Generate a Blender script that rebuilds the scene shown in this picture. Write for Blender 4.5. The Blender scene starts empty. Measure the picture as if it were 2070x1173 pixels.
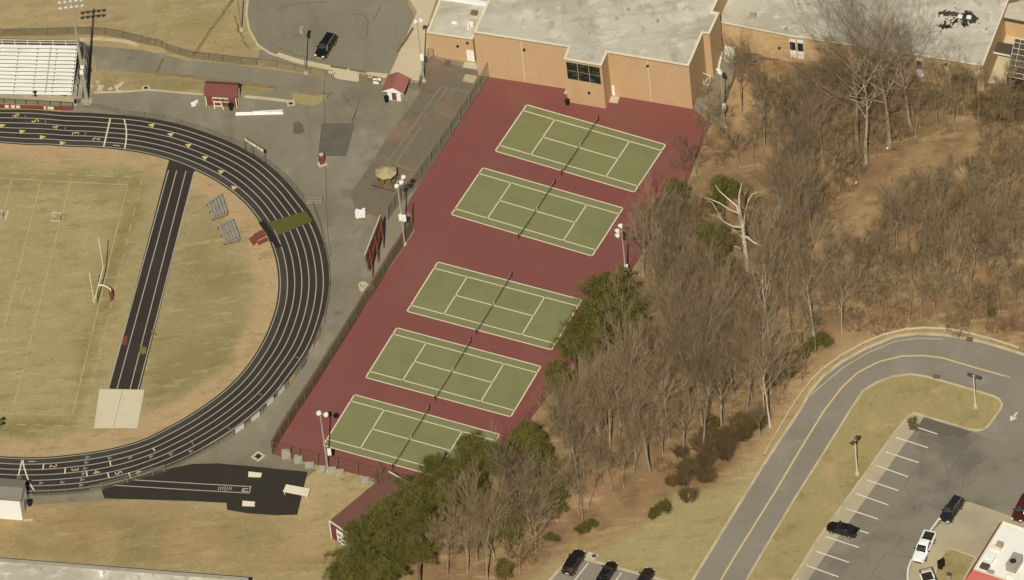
import bpy, bmesh, math, random
from mathutils import Vector, Matrix, noise as mnoise
random.seed(11)
PI = math.pi
R = math.radians
S = bpy.context.scene
COL = S.collection
V = Vector

# ------------------------------------------------------------------ camera
CF, CD, CP, CR = 18610.53, 1383.9146, 0.792415186, -0.1128315613   # focal length in photo pixels, distance, pitch, roll
PW, PH = 2070.0, 1173.0
fw = V((0, math.cos(CP), -math.sin(CP)))
r0 = V((1, 0, 0))
u0 = r0.cross(fw)
cr = r0 * math.cos(CR) + u0 * math.sin(CR)
cu = u0 * math.cos(CR) - r0 * math.sin(CR)
CC = -fw * CD
cam_d = bpy.data.cameras.new('camera')
cam = bpy.data.objects.new('camera', cam_d)
COL.objects.link(cam)
m3 = Matrix((cr, cu, -fw)).transposed()
cam.matrix_world = Matrix.Translation(CC) @ m3.to_4x4()
cam_d.sensor_width = 36
cam_d.lens = CF / PW * 36
cam_d.clip_start = 50
cam_d.clip_end = 6000
S.camera = cam


def ray(px, py):
    return fw + cr * ((px - PW / 2) / CF) - cu * ((py - PH / 2) / CF)


def G(px, py, z=0.0):
    """survey point: where the line of sight through a photo pixel meets height z"""
    d = ray(px, py)
    return CC + d * ((z - CC.z) / d.z)


def GL(pts, z=0.0):
    return [G(p[0], p[1], z) for p in pts]


def hgt(base, top):
    """height of something standing on pixel base whose top shows at pixel row top"""
    return (base[1] - top[1]) / 9.44


# ------------------------------------------------------------------ light
SUN_EL, SUN_AZ = R(47), R(5.8)
w = bpy.data.worlds.new('World')
S.world = w
w.use_nodes = True
nt = w.node_tree
sk = nt.nodes.new('ShaderNodeTexSky')
sk.sky_type = 'NISHITA'
sk.sun_disc = False
sk.sun_elevation = SUN_EL
sk.sun_rotation = R(185.8)
nt.links.new(sk.outputs[0], nt.nodes['Background'].inputs[0])
nt.nodes['Background'].inputs[1].default_value = 0.05
ld = bpy.data.lights.new('sun', 'SUN')
ld.energy = 4.4
ld.angle = R(0.5)
ld.color = (1, 0.93, 0.80)
sun = bpy.data.objects.new('sun', ld)
COL.objects.link(sun)
sun.rotation_euler = V((math.sin(SUN_AZ) * math.cos(SUN_EL), math.cos(SUN_AZ) * math.cos(SUN_EL), -math.sin(SUN_EL))).to_track_quat('-Z', 'Y').to_euler()
S.view_settings.view_transform = 'Standard'
S.view_settings.look = 'None'
S.view_settings.exposure = 0
S.view_settings.gamma = 1

# ------------------------------------------------------------------ colours and materials
EH = (1.13, 1.09, 1.03)


def D(r, g, b):
    """albedo of a surface that shows as this sRGB value in open sun"""
    o = []
    k = 1.015
    for c, e in zip((128 + (r - 128) * k - 0.5, 128 + (g - 128) * k, 128 + (b - 128) * k + 1.5), EH):
        c = max(2, min(250, c)) / 255
        c = c / 12.92 if c <= 0.04045 else ((c + 0.055) / 1.055) ** 2.4
        o.append(min(0.9, c / e))
    return (o[0], o[1], o[2], 1)


def _n(nt, t, **k):
    n = nt.nodes.new(t)
    for a, b in k.items():
        setattr(n, a, b)
    return n


def mat(name, base, layers=(), grain=None, rough=0.9, bump=None, attr=None, spec=0.25, metal=0.0, rand=0.0, coat=0.0):
    """layers: (colour, noise scale, lo, hi, strength, detail, stretch)"""
    m = bpy.data.materials.new(name)
    m.use_nodes = True
    nt = m.node_tree
    L = nt.links.new
    b = nt.nodes['Principled BSDF']
    b.inputs['Roughness'].default_value = rough
    b.inputs['Specular IOR Level'].default_value = spec
    b.inputs['Metallic'].default_value = metal
    b.inputs['Coat Weight'].default_value = coat
    tc = _n(nt, 'ShaderNodeTexCoord')
    if attr:
        a = _n(nt, 'ShaderNodeAttribute', attribute_name=attr)
        cur = a.outputs['Color']
    else:
        c = _n(nt, 'ShaderNodeRGB')
        c.outputs[0].default_value = base
        cur = c.outputs[0]
    for i, (col, sc, lo, hi, st, det, stretch) in enumerate(layers):
        mp = _n(nt, 'ShaderNodeMapping')
        mp.inputs['Scale'].default_value = stretch
        mp.inputs['Location'].default_value = (i * 13.1, i * 7.7, i * 3.3)
        L(tc.outputs['Object'], mp.inputs[0])
        nz = _n(nt, 'ShaderNodeTexNoise')
        nz.inputs['Scale'].default_value = sc
        nz.inputs['Detail'].default_value = det
        nz.inputs['Roughness'].default_value = 0.62
        L(mp.outputs[0], nz.inputs['Vector'])
        mr = _n(nt, 'ShaderNodeMapRange', interpolation_type='SMOOTHSTEP')
        mr.inputs[1].default_value = lo
        mr.inputs[2].default_value = hi
        mr.inputs[3].default_value = 0
        mr.inputs[4].default_value = st
        L(nz.outputs[0], mr.inputs[0])
        mx = _n(nt, 'ShaderNodeMix', data_type='RGBA')
        L(mr.outputs[0], mx.inputs[0])
        L(cur, mx.inputs[6])
        mx.inputs[7].default_value = col
        cur = mx.outputs[2]
    for sc, amp in (grain or ()):
        nz = _n(nt, 'ShaderNodeTexNoise')
        nz.inputs['Scale'].default_value = sc
        nz.inputs['Detail'].default_value = 5
        nz.inputs['Roughness'].default_value = 0.7
        L(tc.outputs['Object'], nz.inputs['Vector'])
        mr = _n(nt, 'ShaderNodeMapRange')
        mr.inputs[1].default_value = 0.3
        mr.inputs[2].default_value = 0.7
        mr.inputs[3].default_value = 1 - amp
        mr.inputs[4].default_value = 1 + amp
        L(nz.outputs[0], mr.inputs[0])
        mx = _n(nt, 'ShaderNodeVectorMath', operation='SCALE')
        L(cur, mx.inputs[0])
        L(mr.outputs[0], mx.inputs['Scale'])
        cur = mx.outputs[0]
    if rand:
        oi = _n(nt, 'ShaderNodeObjectInfo')
        mr = _n(nt, 'ShaderNodeMapRange')
        mr.inputs[3].default_value = 1 - rand
        mr.inputs[4].default_value = 1 + rand
        L(oi.outputs['Random'], mr.inputs[0])
        mx = _n(nt, 'ShaderNodeVectorMath', operation='SCALE')
        L(cur, mx.inputs[0])
        L(mr.outputs[0], mx.inputs['Scale'])
        cur = mx.outputs[0]
    L(cur, b.inputs['Base Color'])
    if bump:
        nz = _n(nt, 'ShaderNodeTexNoise')
        nz.inputs['Scale'].default_value = bump[0]
        nz.inputs['Detail'].default_value = 6
        L(tc.outputs['Object'], nz.inputs['Vector'])
        bp = _n(nt, 'ShaderNodeBump')
        bp.inputs['Strength'].default_value = bump[1]
        bp.inputs['Distance'].default_value = bump[2]
        L(nz.outputs[0], bp.inputs['Height'])
        L(bp.outputs[0], b.inputs['Normal'])
    return m


U1 = (1, 1, 1)


def wire_mat(name, col, cover, weave=True):
    """woven wire or netting: partly open surface"""
    m = bpy.data.materials.new(name)
    m.use_nodes = True
    nt = m.node_tree
    L = nt.links.new
    b = nt.nodes['Principled BSDF']
    b.inputs['Base Color'].default_value = col
    b.inputs['Roughness'].default_value = 0.7
    tr = _n(nt, 'ShaderNodeBsdfTransparent')
    mx = _n(nt, 'ShaderNodeMixShader')
    L(tr.outputs[0], mx.inputs[1])
    L(b.outputs[0], mx.inputs[2])
    L(mx.outputs[0], nt.nodes['Material Output'].inputs['Surface'])
    if not weave:
        mx.inputs[0].default_value = cover
        return m
    tc = _n(nt, 'ShaderNodeTexCoord')
    res = []
    for sgn in (1, -1):
        dt = _n(nt, 'ShaderNodeVectorMath', operation='DOT_PRODUCT')
        dt.inputs[1].default_value = (1.0, 0.7, sgn)
        L(tc.outputs['Object'], dt.inputs[0])
        ml = _n(nt, 'ShaderNodeMath', operation='MULTIPLY')
        ml.inputs[1].default_value = 9.0
        L(dt.outputs['Value'], ml.inputs[0])
        fr = _n(nt, 'ShaderNodeMath', operation='FRACT')
        L(ml.outputs[0], fr.inputs[0])
        lt = _n(nt, 'ShaderNodeMath', operation='LESS_THAN')
        lt.inputs[1].default_value = cover / 2
        L(fr.outputs[0], lt.inputs[0])
        res.append(lt.outputs[0])
    mm = _n(nt, 'ShaderNodeMath', operation='MAXIMUM')
    L(res[0], mm.inputs[0])
    L(res[1], mm.inputs[1])
    L(mm.outputs[0], mx.inputs[0])
    return m


def brick_mat(name, c1, c2, mortar):
    m = mat(name, c1, [(c2, 0.35, 0.35, 0.7, 0.6, 4, U1), (D(170, 138, 98), 0.5, 0.55, 0.8, 0.35, 5, (1, 1, 0.15))], grain=[(2.5, 0.05)])
    nt = m.node_tree
    L = nt.links.new
    tc = nt.nodes['Texture Coordinate']
    b = nt.nodes['Principled BSDF']
    src = b.inputs['Base Color'].links[0].from_socket
    sp = _n(nt, 'ShaderNodeSeparateXYZ')
    L(tc.outputs['Object'], sp.inputs[0])
    ad = _n(nt, 'ShaderNodeMath', operation='ADD')
    L(sp.outputs[0], ad.inputs[0])
    L(sp.outputs[1], ad.inputs[1])
    cb = _n(nt, 'ShaderNodeCombineXYZ')
    L(ad.outputs[0], cb.inputs[0])
    L(sp.outputs[2], cb.inputs[1])
    bt = _n(nt, 'ShaderNodeTexBrick')
    bt.inputs['Scale'].default_value = 1
    bt.inputs['Brick Width'].default_value = 0.3
    bt.inputs['Row Height'].default_value = 0.1
    bt.inputs['Mortar Size'].default_value = 0.008
    bt.inputs['Mortar'].default_value = (0.75, 0.75, 0.75, 1)
    bt.inputs['Color1'].default_value = (1.04, 1.03, 1.02, 1)
    bt.inputs['Color2'].default_value = (0.95, 0.95, 0.95, 1)
    L(cb.outputs[0], bt.inputs['Vector'])
    mu = _n(nt, 'ShaderNodeMix', data_type='RGBA', blend_type='MULTIPLY')
    mu.inputs[0].default_value = 1
    L(src, mu.inputs[6])
    L(bt.outputs[0], mu.inputs[7])
    L(mu.outputs[2], b.inputs['Base Color'])
    return m


M = {}
M['ground'] = mat('ground', None, [
    (D(142, 129, 80), 0.22, 0.50, 0.68, 0.38, 7, U1), (D(184, 158, 112), 0.17, 0.51, 0.68, 0.34, 7, U1),
    (D(130, 114, 70), 0.5, 0.53, 0.70, 0.45, 6, (0.35, 1.3, 1)), (D(190, 166, 120), 0.55, 0.53, 0.70, 0.42, 6, (0.35, 1.3, 1)),
    (D(112, 94, 60), 1.3, 0.58, 0.74, 0.50, 5, U1), (D(200, 178, 136), 1.5, 0.60, 0.76, 0.45, 5, U1)],
    grain=[(0.9, 0.06), (2.6, 0.09)], attr='Col', bump=(1.6, 0.4, 0.15), spec=0.05)
M['grass'] = mat('grass', D(162, 144, 96), [
    (D(140, 126, 80), 0.16, 0.48, 0.66, 0.75, 7, U1), (D(182, 155, 108), 0.22, 0.5, 0.68, 0.7, 7, U1),
    (D(124, 110, 66), 1.0, 0.56, 0.74, 0.5, 5, U1), (D(190, 168, 122), 1.2, 0.58, 0.76, 0.4, 5, U1)], grain=[(0.9, 0.06), (2.6, 0.08)], bump=(1.6, 0.35, 0.1), spec=0.05)
M['asphalt'] = mat('asphalt', D(136, 126, 102), [
    (D(120, 109, 84), 0.08, 0.46, 0.66, 0.75, 7, U1), (D(150, 140, 116), 0.16, 0.5, 0.68, 0.7, 6, U1),
    (D(106, 92, 68), 0.22, 0.60, 0.74, 0.65, 7, U1), (D(114, 104, 82), 0.12, 0.54, 0.70, 0.5, 5, (1, 0.2, 1)), (D(116, 104, 80), 1.1, 0.60, 0.74, 0.35, 5, U1)],
    grain=[(1.2, 0.04), (5, 0.04)], bump=(12, 0.2, 0.02))
M['lot_asphalt'] = mat('lot_asphalt', D(137, 127, 103), [
    (D(122, 113, 90), 0.06, 0.45, 0.7, 0.6, 6, U1), (D(148, 138, 114), 0.1, 0.5, 0.75, 0.6, 4, (0.3, 1, 1)),
    (D(108, 97, 74), 0.3, 0.62, 0.76, 0.6, 6, U1), (D(118, 108, 86), 0.16, 0.5, 0.68, 0.5, 6, (1, 0.25, 1))], grain=[(1.2, 0.045), (5, 0.035)])
M['road'] = mat('road', D(141, 131, 112), [(D(130, 121, 101), 0.08, 0.4, 0.7, 0.7, 5, U1),
    (D(154, 144, 124), 0.25, 0.52, 0.72, 0.55, 6, U1), (D(124, 115, 95), 0.7, 0.58, 0.74, 0.4, 5, U1)], grain=[(1.5, 0.035), (6, 0.03)])
M['worn_asphalt'] = mat('worn_asphalt', D(134, 125, 105), [(D(104, 95, 77), 0.09, 0.46, 0.66, 0.7, 7, U1),
    (D(146, 136, 114), 0.07, 0.54, 0.7, 0.7, 4, U1), (D(94, 84, 66), 0.4, 0.6, 0.78, 0.5, 6, U1)], grain=[(1.5, 0.045), (6, 0.04)])
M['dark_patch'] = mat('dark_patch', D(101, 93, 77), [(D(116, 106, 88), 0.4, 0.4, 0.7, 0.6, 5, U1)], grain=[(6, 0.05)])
M['old_court'] = mat('old_court', D(119, 106, 84), [(D(144, 112, 82), 0.10, 0.50, 0.64, 0.75, 6, U1),
    (D(112, 105, 84), 0.16, 0.48, 0.66, 0.7, 6, U1), (D(98, 84, 64), 0.4, 0.56, 0.74, 0.5, 6, U1), (D(134, 124, 100), 0.5, 0.56, 0.72, 0.5, 5, U1)], grain=[(1.5, 0.05), (5, 0.04)])
M['track'] = mat('track', D(58, 51, 41), [(D(68, 61, 50), 0.12, 0.45, 0.7, 0.7, 4, U1)], grain=[(5, 0.10), (14, 0.08)], rough=0.85)
M['apron'] = mat('apron', D(55, 49, 39), [(D(63, 56, 46), 0.3, 0.5, 0.7, 0.6, 5, U1)], grain=[(5, 0.08), (12, 0.08)])
M['track_worn'] = mat('track_worn', D(70, 63, 52), [(D(78, 71, 59), 0.2, 0.45, 0.7, 0.8, 5, U1), (D(58, 51, 42), 0.5, 0.55, 0.75, 0.6, 6, U1)], grain=[(5, 0.10)])
M['line'] = mat('line', D(172, 163, 142), [(D(150, 140, 120), 0.8, 0.5, 0.7, 0.5, 4, U1)], rough=0.8)
M['court_line'] = mat('court_line', D(226, 208, 174), [(D(206, 186, 152), 1.2, 0.5, 0.7, 0.5, 4, U1)], rough=0.8)
M['park_line'] = mat('park_line', D(222, 214, 190), [(D(196, 186, 160), 1.0, 0.45, 0.7, 0.7, 4, U1)], rough=0.8)
M['field_line'] = mat('field_line', D(190, 166, 122), [(D(166, 148, 102), 0.6, 0.42, 0.64, 0.95, 5, U1)], rough=0.9)
M['field_number'] = mat('field_number', D(200, 188, 160), [(D(168, 150, 106), 1.5, 0.46, 0.62, 0.9, 5, U1)], rough=0.9)
M['yellow_line'] = mat('yellow_line', D(205, 182, 130), [(D(190, 166, 116), 0.8, 0.5, 0.7, 0.6, 4, U1)])
M['gold_paint'] = mat('gold_paint', D(208, 180, 116), [(D(222, 204, 154), 1.5, 0.5, 0.7, 0.8, 4, U1)])
M['gray_paint'] = mat('gray_paint', D(132, 126, 112), [(D(100, 92, 80), 2, 0.5, 0.7, 0.8, 4, U1)])
M['court_red'] = mat('court_red', D(130, 77, 67), [(D(130, 88, 74), 0.07, 0.46, 0.66, 0.75, 6, U1), (D(120, 70, 61), 0.35, 0.56, 0.72, 0.45, 6, U1),
    (D(133, 76, 67), 0.1, 0.5, 0.7, 0.6, 4, U1), (D(120, 94, 76), 0.22, 0.62, 0.76, 0.5, 6, U1)], grain=[(0.8, 0.02), (6, 0.02)])
M['court_green'] = mat('court_green', D(129, 127, 82), [(D(121, 119, 77), 0.15, 0.45, 0.66, 0.7, 6, U1),
    (D(137, 133, 89), 0.25, 0.52, 0.72, 0.55, 6, U1), (D(114, 111, 73), 0.5, 0.62, 0.76, 0.4, 6, U1)], grain=[(0.9, 0.025), (5, 0.02)])
M['concrete'] = mat('concrete', D(194, 179, 146), [(D(176, 160, 126), 0.4, 0.45, 0.7, 0.6, 5, U1), (D(206, 192, 160), 0.8, 0.5, 0.7, 0.5, 4, U1)], grain=[(4, 0.04)])
M['walk'] = mat('walk', D(202, 184, 146), [(D(190, 170, 132), 0.2, 0.45, 0.7, 0.6, 5, U1)], grain=[(4, 0.03)])
M['pad_concrete'] = mat('pad_concrete', D(208, 194, 158), [(D(196, 180, 142), 0.4, 0.5, 0.7, 0.6, 5, U1)], grain=[(5, 0.03)])
M['drive_concrete'] = mat('drive_concrete', D(178, 163, 128), [(D(158, 145, 118), 0.12, 0.45, 0.7, 0.8, 5, U1), (D(188, 174, 138), 0.2, 0.5, 0.7, 0.5, 4, U1)], grain=[(4, 0.03)])
M['kerb'] = mat('kerb', D(196, 180, 144), [(D(170, 154, 120), 0.5, 0.4, 0.7, 0.8, 5, U1)], grain=[(3, 0.05)])
M['rail_white'] = mat('rail_white', D(200, 186, 152), [(D(176, 160, 126), 0.4, 0.5, 0.7, 0.6, 5, U1)], grain=[(3, 0.04)])
M['roof'] = mat('roof', D(196, 186, 161), [(D(176, 165, 140), 0.10, 0.44, 0.62, 0.75, 8, U1), (D(214, 204, 180), 0.17, 0.52, 0.66, 0.85, 7, U1),
    (D(166, 154, 130), 0.5, 0.54, 0.66, 0.75, 6, (1, 0.6, 1)), (D(224, 214, 190), 0.55, 0.57, 0.68, 0.7, 5, (0.6, 1, 1)),
    (D(160, 148, 124), 0.2, 0.52, 0.66, 0.55, 6, (0.25, 1.6, 1)), (D(112, 98, 76), 0.75, 0.68, 0.76, 0.8, 5, U1), (D(204, 188, 148), 1.3, 0.62, 0.74, 0.6, 4, U1)], grain=[(1.4, 0.05), (4, 0.05)])
M['coping'] = mat('coping', D(228, 212, 178), [(D(206, 190, 156), 0.5, 0.5, 0.7, 0.6, 4, U1)])
M['brick'] = brick_mat('brick', D(202, 166, 122), D(194, 159, 114), D(190, 165, 130))
M['brick_tan'] = brick_mat('brick_tan', D(206, 174, 126), D(196, 162, 112), D(190, 165, 130))
M['white'] = mat('white', D(240, 235, 220), [(D(222, 215, 198), 0.6, 0.5, 0.75, 0.6, 4, U1)], rough=0.6)
M['white_roof'] = mat('white_roof', D(240, 233, 215), [(D(222, 206, 172), 0.3, 0.5, 0.7, 0.6, 6, U1), (D(214, 206, 188), 0.8, 0.6, 0.8, 0.5, 5, U1)], rough=0.7)
M['cream'] = mat('cream', D(226, 214, 182), [(D(206, 192, 160), 0.8, 0.5, 0.7, 0.5, 4, U1)])
M['aluminium'] = mat('aluminium', D(240, 234, 216), [(D(214, 206, 186), 0.7, 0.5, 0.7, 0.5, 4, (0.15, 1, 1))], rough=0.55)
M['steel'] = mat('steel', D(170, 160, 138), [(D(140, 130, 108), 1.0, 0.5, 0.7, 0.6, 4, U1)], rough=0.6, metal=0.1)
M['galv'] = mat('galv', D(140, 131, 108), [(D(122, 112, 90), 1, 0.5, 0.7, 0.5, 3, U1)], rough=0.7)
M['bench_metal'] = mat('bench_metal', D(150, 142, 124), [(D(128, 118, 98), 0.8, 0.5, 0.7, 0.7, 4, (4, 0.5, 1))], rough=0.6)
M['dark'] = mat('dark', D(52, 45, 36), [(D(62, 54, 44), 1.0, 0.5, 0.7, 0.6, 4, U1)], rough=0.7)
M['black_plastic'] = mat('black_plastic', (0.012, 0.011, 0.010, 1), grain=[(3, 0.2)], rough=0.5)
M['maroon'] = mat('maroon', D(128, 68, 58), [(D(112, 60, 50), 0.6, 0.45, 0.7, 0.6, 4, U1)], grain=[(4, 0.05)])
M['maroon_roof'] = mat('maroon_roof', D(116, 78, 66), [(D(106, 72, 60), 0.3, 0.45, 0.7, 0.6, 5, U1)], grain=[(3, 0.05)])
M['shed_roof'] = mat('shed_roof', D(120, 72, 60), [(D(108, 66, 56), 0.5, 0.45, 0.7, 0.6, 5, U1)], grain=[(4, 0.06)])
M['red_roof'] = mat('red_roof', D(158, 102, 84), [(D(150, 92, 76), 0.6, 0.45, 0.7, 0.6, 5, U1)], grain=[(4, 0.05)])
M['red_awning'] = mat('red_awning', D(188, 104, 90), [(D(176, 96, 82), 0.5, 0.45, 0.7, 0.5, 4, U1)], rough=0.6)
M['grey_roof'] = mat('grey_roof', D(132, 124, 106), [(D(118, 110, 92), 0.8, 0.45, 0.7, 0.6, 5, (0.2, 2, 1))], grain=[(3, 0.04)])
M['shingle'] = mat('shingle', D(170, 152, 112), [(D(154, 136, 98), 1.2, 0.45, 0.7, 0.7, 5, U1)], grain=[(4, 0.08)])
M['timber'] = mat('timber', D(124, 104, 70), [(D(104, 86, 56), 1.2, 0.45, 0.7, 0.7, 5, U1)], grain=[(4, 0.08)])
M['block'] = mat('block', D(172, 162, 136), [(D(146, 136, 112), 0.8, 0.4, 0.7, 0.8, 5, U1)], grain=[(3, 0.12)])
M['rubble'] = mat('rubble', D(206, 192, 160), [(D(176, 160, 126), 1.2, 0.4, 0.7, 0.8, 5, U1)], grain=[(4, 0.12)], rand=0.15)
M['mat_green'] = mat('mat_green', D(96, 89, 42), [(D(90, 84, 40), 0.6, 0.45, 0.7, 0.6, 4, U1)], grain=[(5, 0.04)])
M['tar'] = mat('tar', D(66, 58, 46), [(D(104, 94, 76), 0.9, 0.5, 0.66, 0.8, 6, U1)], grain=[(3, 0.15)])
M['mat_black'] = mat('mat_black', D(44, 37, 29), grain=[(4, 0.08)])
M['rust'] = mat('rust', D(120, 92, 68), [(D(92, 72, 54), 2, 0.45, 0.7, 0.8, 4, U1)])
M['pine_bark'] = mat('pine_bark', D(118, 100, 74), [(D(92, 76, 54), 0.9, 0.42, 0.65, 0.8, 6, (3, 3, 0.6))], grain=[(5, 0.15)])
M['pole_grey'] = mat('pole_grey', D(176, 166, 140), [(D(150, 140, 114), 1.0, 0.5, 0.7, 0.6, 4, U1)], rough=0.6)
M['soil'] = mat('soil', D(140, 118, 82), [(D(112, 94, 64), 0.7, 0.45, 0.7, 0.8, 6, U1), (D(166, 142, 100), 0.9, 0.55, 0.75, 0.6, 5, U1)], grain=[(3, 0.1)])
M['crack'] = mat('crack', D(106, 97, 78), grain=[(2, 0.12)])
M['mat_olive'] = mat('mat_olive', D(120, 112, 56), grain=[(4, 0.08)])
M['glass'] = mat('glass', (0.014, 0.012, 0.010, 1), [((0.06, 0.055, 0.045, 1), 0.9, 0.5, 0.62, 0.9, 3, (1, 1, 2))], rough=0.12, spec=0.5)
M['dark_panel'] = mat('dark_panel', D(88, 78, 62), [(D(104, 94, 76), 0.6, 0.45, 0.7, 0.7, 5, U1)], grain=[(3, 0.08)], rough=0.5)
M['lens'] = mat('lens', D(222, 214, 194), rough=0.3)
M['bark'] = mat('bark', D(172, 154, 124), [(D(136, 118, 90), 0.9, 0.42, 0.65, 0.8, 6, (3, 3, 0.6))], grain=[(5, 0.15)], rand=0.24)
M['pale_bark'] = mat('pale_bark', D(206, 190, 160), [(D(168, 150, 118), 0.9, 0.45, 0.65, 0.7, 6, (3, 3, 0.6))], grain=[(5, 0.15)], rand=0.08)
M['dead_wood'] = mat('dead_wood', D(214, 200, 170), [(D(170, 144, 108), 0.7, 0.5, 0.7, 0.8, 6, U1)], grain=[(4, 0.12)])
M['twig'] = mat('twig', D(150, 129, 97), [(D(124, 105, 76), 0.35, 0.45, 0.65, 0.8, 4, U1)], grain=[(1.2, 0.10)], rand=0.26, spec=0.05)
M['brush_twig'] = mat('brush_twig', D(148, 124, 90), [(D(120, 99, 69), 0.5, 0.45, 0.65, 0.8, 4, U1)], grain=[(1.2, 0.12)], rand=0.18, spec=0.05)
M['hedge_twig'] = mat('hedge_twig', D(116, 97, 65), [(D(90, 76, 50), 0.5, 0.45, 0.65, 0.8, 4, U1)], grain=[(1.2, 0.12)], rand=0.12, spec=0.05)
M['needles'] = mat('needles', D(112, 105, 50), [(D(86, 83, 38), 0.5, 0.42, 0.62, 0.9, 5, U1), (D(134, 126, 60), 1.0, 0.56, 0.72, 0.7, 4, U1)], grain=[(2.5, 0.14)], rand=0.10, spec=0.08)
M['leaves'] = mat('leaves', D(98, 96, 42), [(D(72, 70, 32), 0.6, 0.42, 0.62, 0.9, 5, U1), (D(112, 104, 52), 1.2, 0.56, 0.72, 0.7, 4, U1)], grain=[(3, 0.12)], rand=0.15, spec=0.08)
M['car_black'] = mat('car_black', (0.010, 0.009, 0.008, 1), rough=0.22, spec=0.4, coat=0.6)
M['car_charcoal'] = mat('car_charcoal', (0.020, 0.018, 0.015, 1), rough=0.22, spec=0.4, coat=0.6)
M['car_white'] = mat('car_white', D(240, 236, 222), rough=0.3, coat=0.5)
M['car_maroon'] = mat('car_maroon', D(76, 36, 28), rough=0.25, coat=0.5)
M['tyre'] = mat('tyre', (0.012, 0.011, 0.010, 1), grain=[(6, 0.2)], rough=0.8)
M['rim'] = mat('rim', (0.45, 0.43, 0.38, 1), rough=0.35, metal=0.6)
M['amber'] = mat('amber', D(220, 150, 60), rough=0.3)
M['red_lens'] = mat('red_lens', D(130, 30, 22), rough=0.3)
M['chain_link'] = wire_mat('chain_link', D(140, 130, 104), 0.26)
M['chain_link_dark'] = wire_mat('chain_link_dark', D(104, 94, 74), 0.34)
M['wind_screen'] = wire_mat('wind_screen', D(112, 92, 58), 0.62, False)
M['grey_screen'] = wire_mat('grey_screen', D(140, 132, 108), 0.32, False)
M['rust_mesh'] = wire_mat('rust_mesh', D(140, 98, 78), 0.12)
M['netting'] = wire_mat('netting', D(84, 66, 44), 0.34, False)
M['banner_white'] = mat('banner_white', D(214, 206, 186), [(D(180, 170, 148), 2.0, 0.5, 0.65, 0.6, 3, U1)])
M['banner_yellow'] = mat('banner_yellow', D(196, 172, 100), [(D(170, 146, 80), 2.0, 0.5, 0.65, 0.6, 3, U1)])
M['banner_grey'] = mat('banner_grey', D(138, 130, 112), [(D(124, 116, 98), 2.0, 0.5, 0.65, 0.6, 3, U1)])
M['sign_green'] = mat('sign_green', D(128, 132, 66))

# ------------------------------------------------------------------ mesh building
ORG = {}


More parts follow.
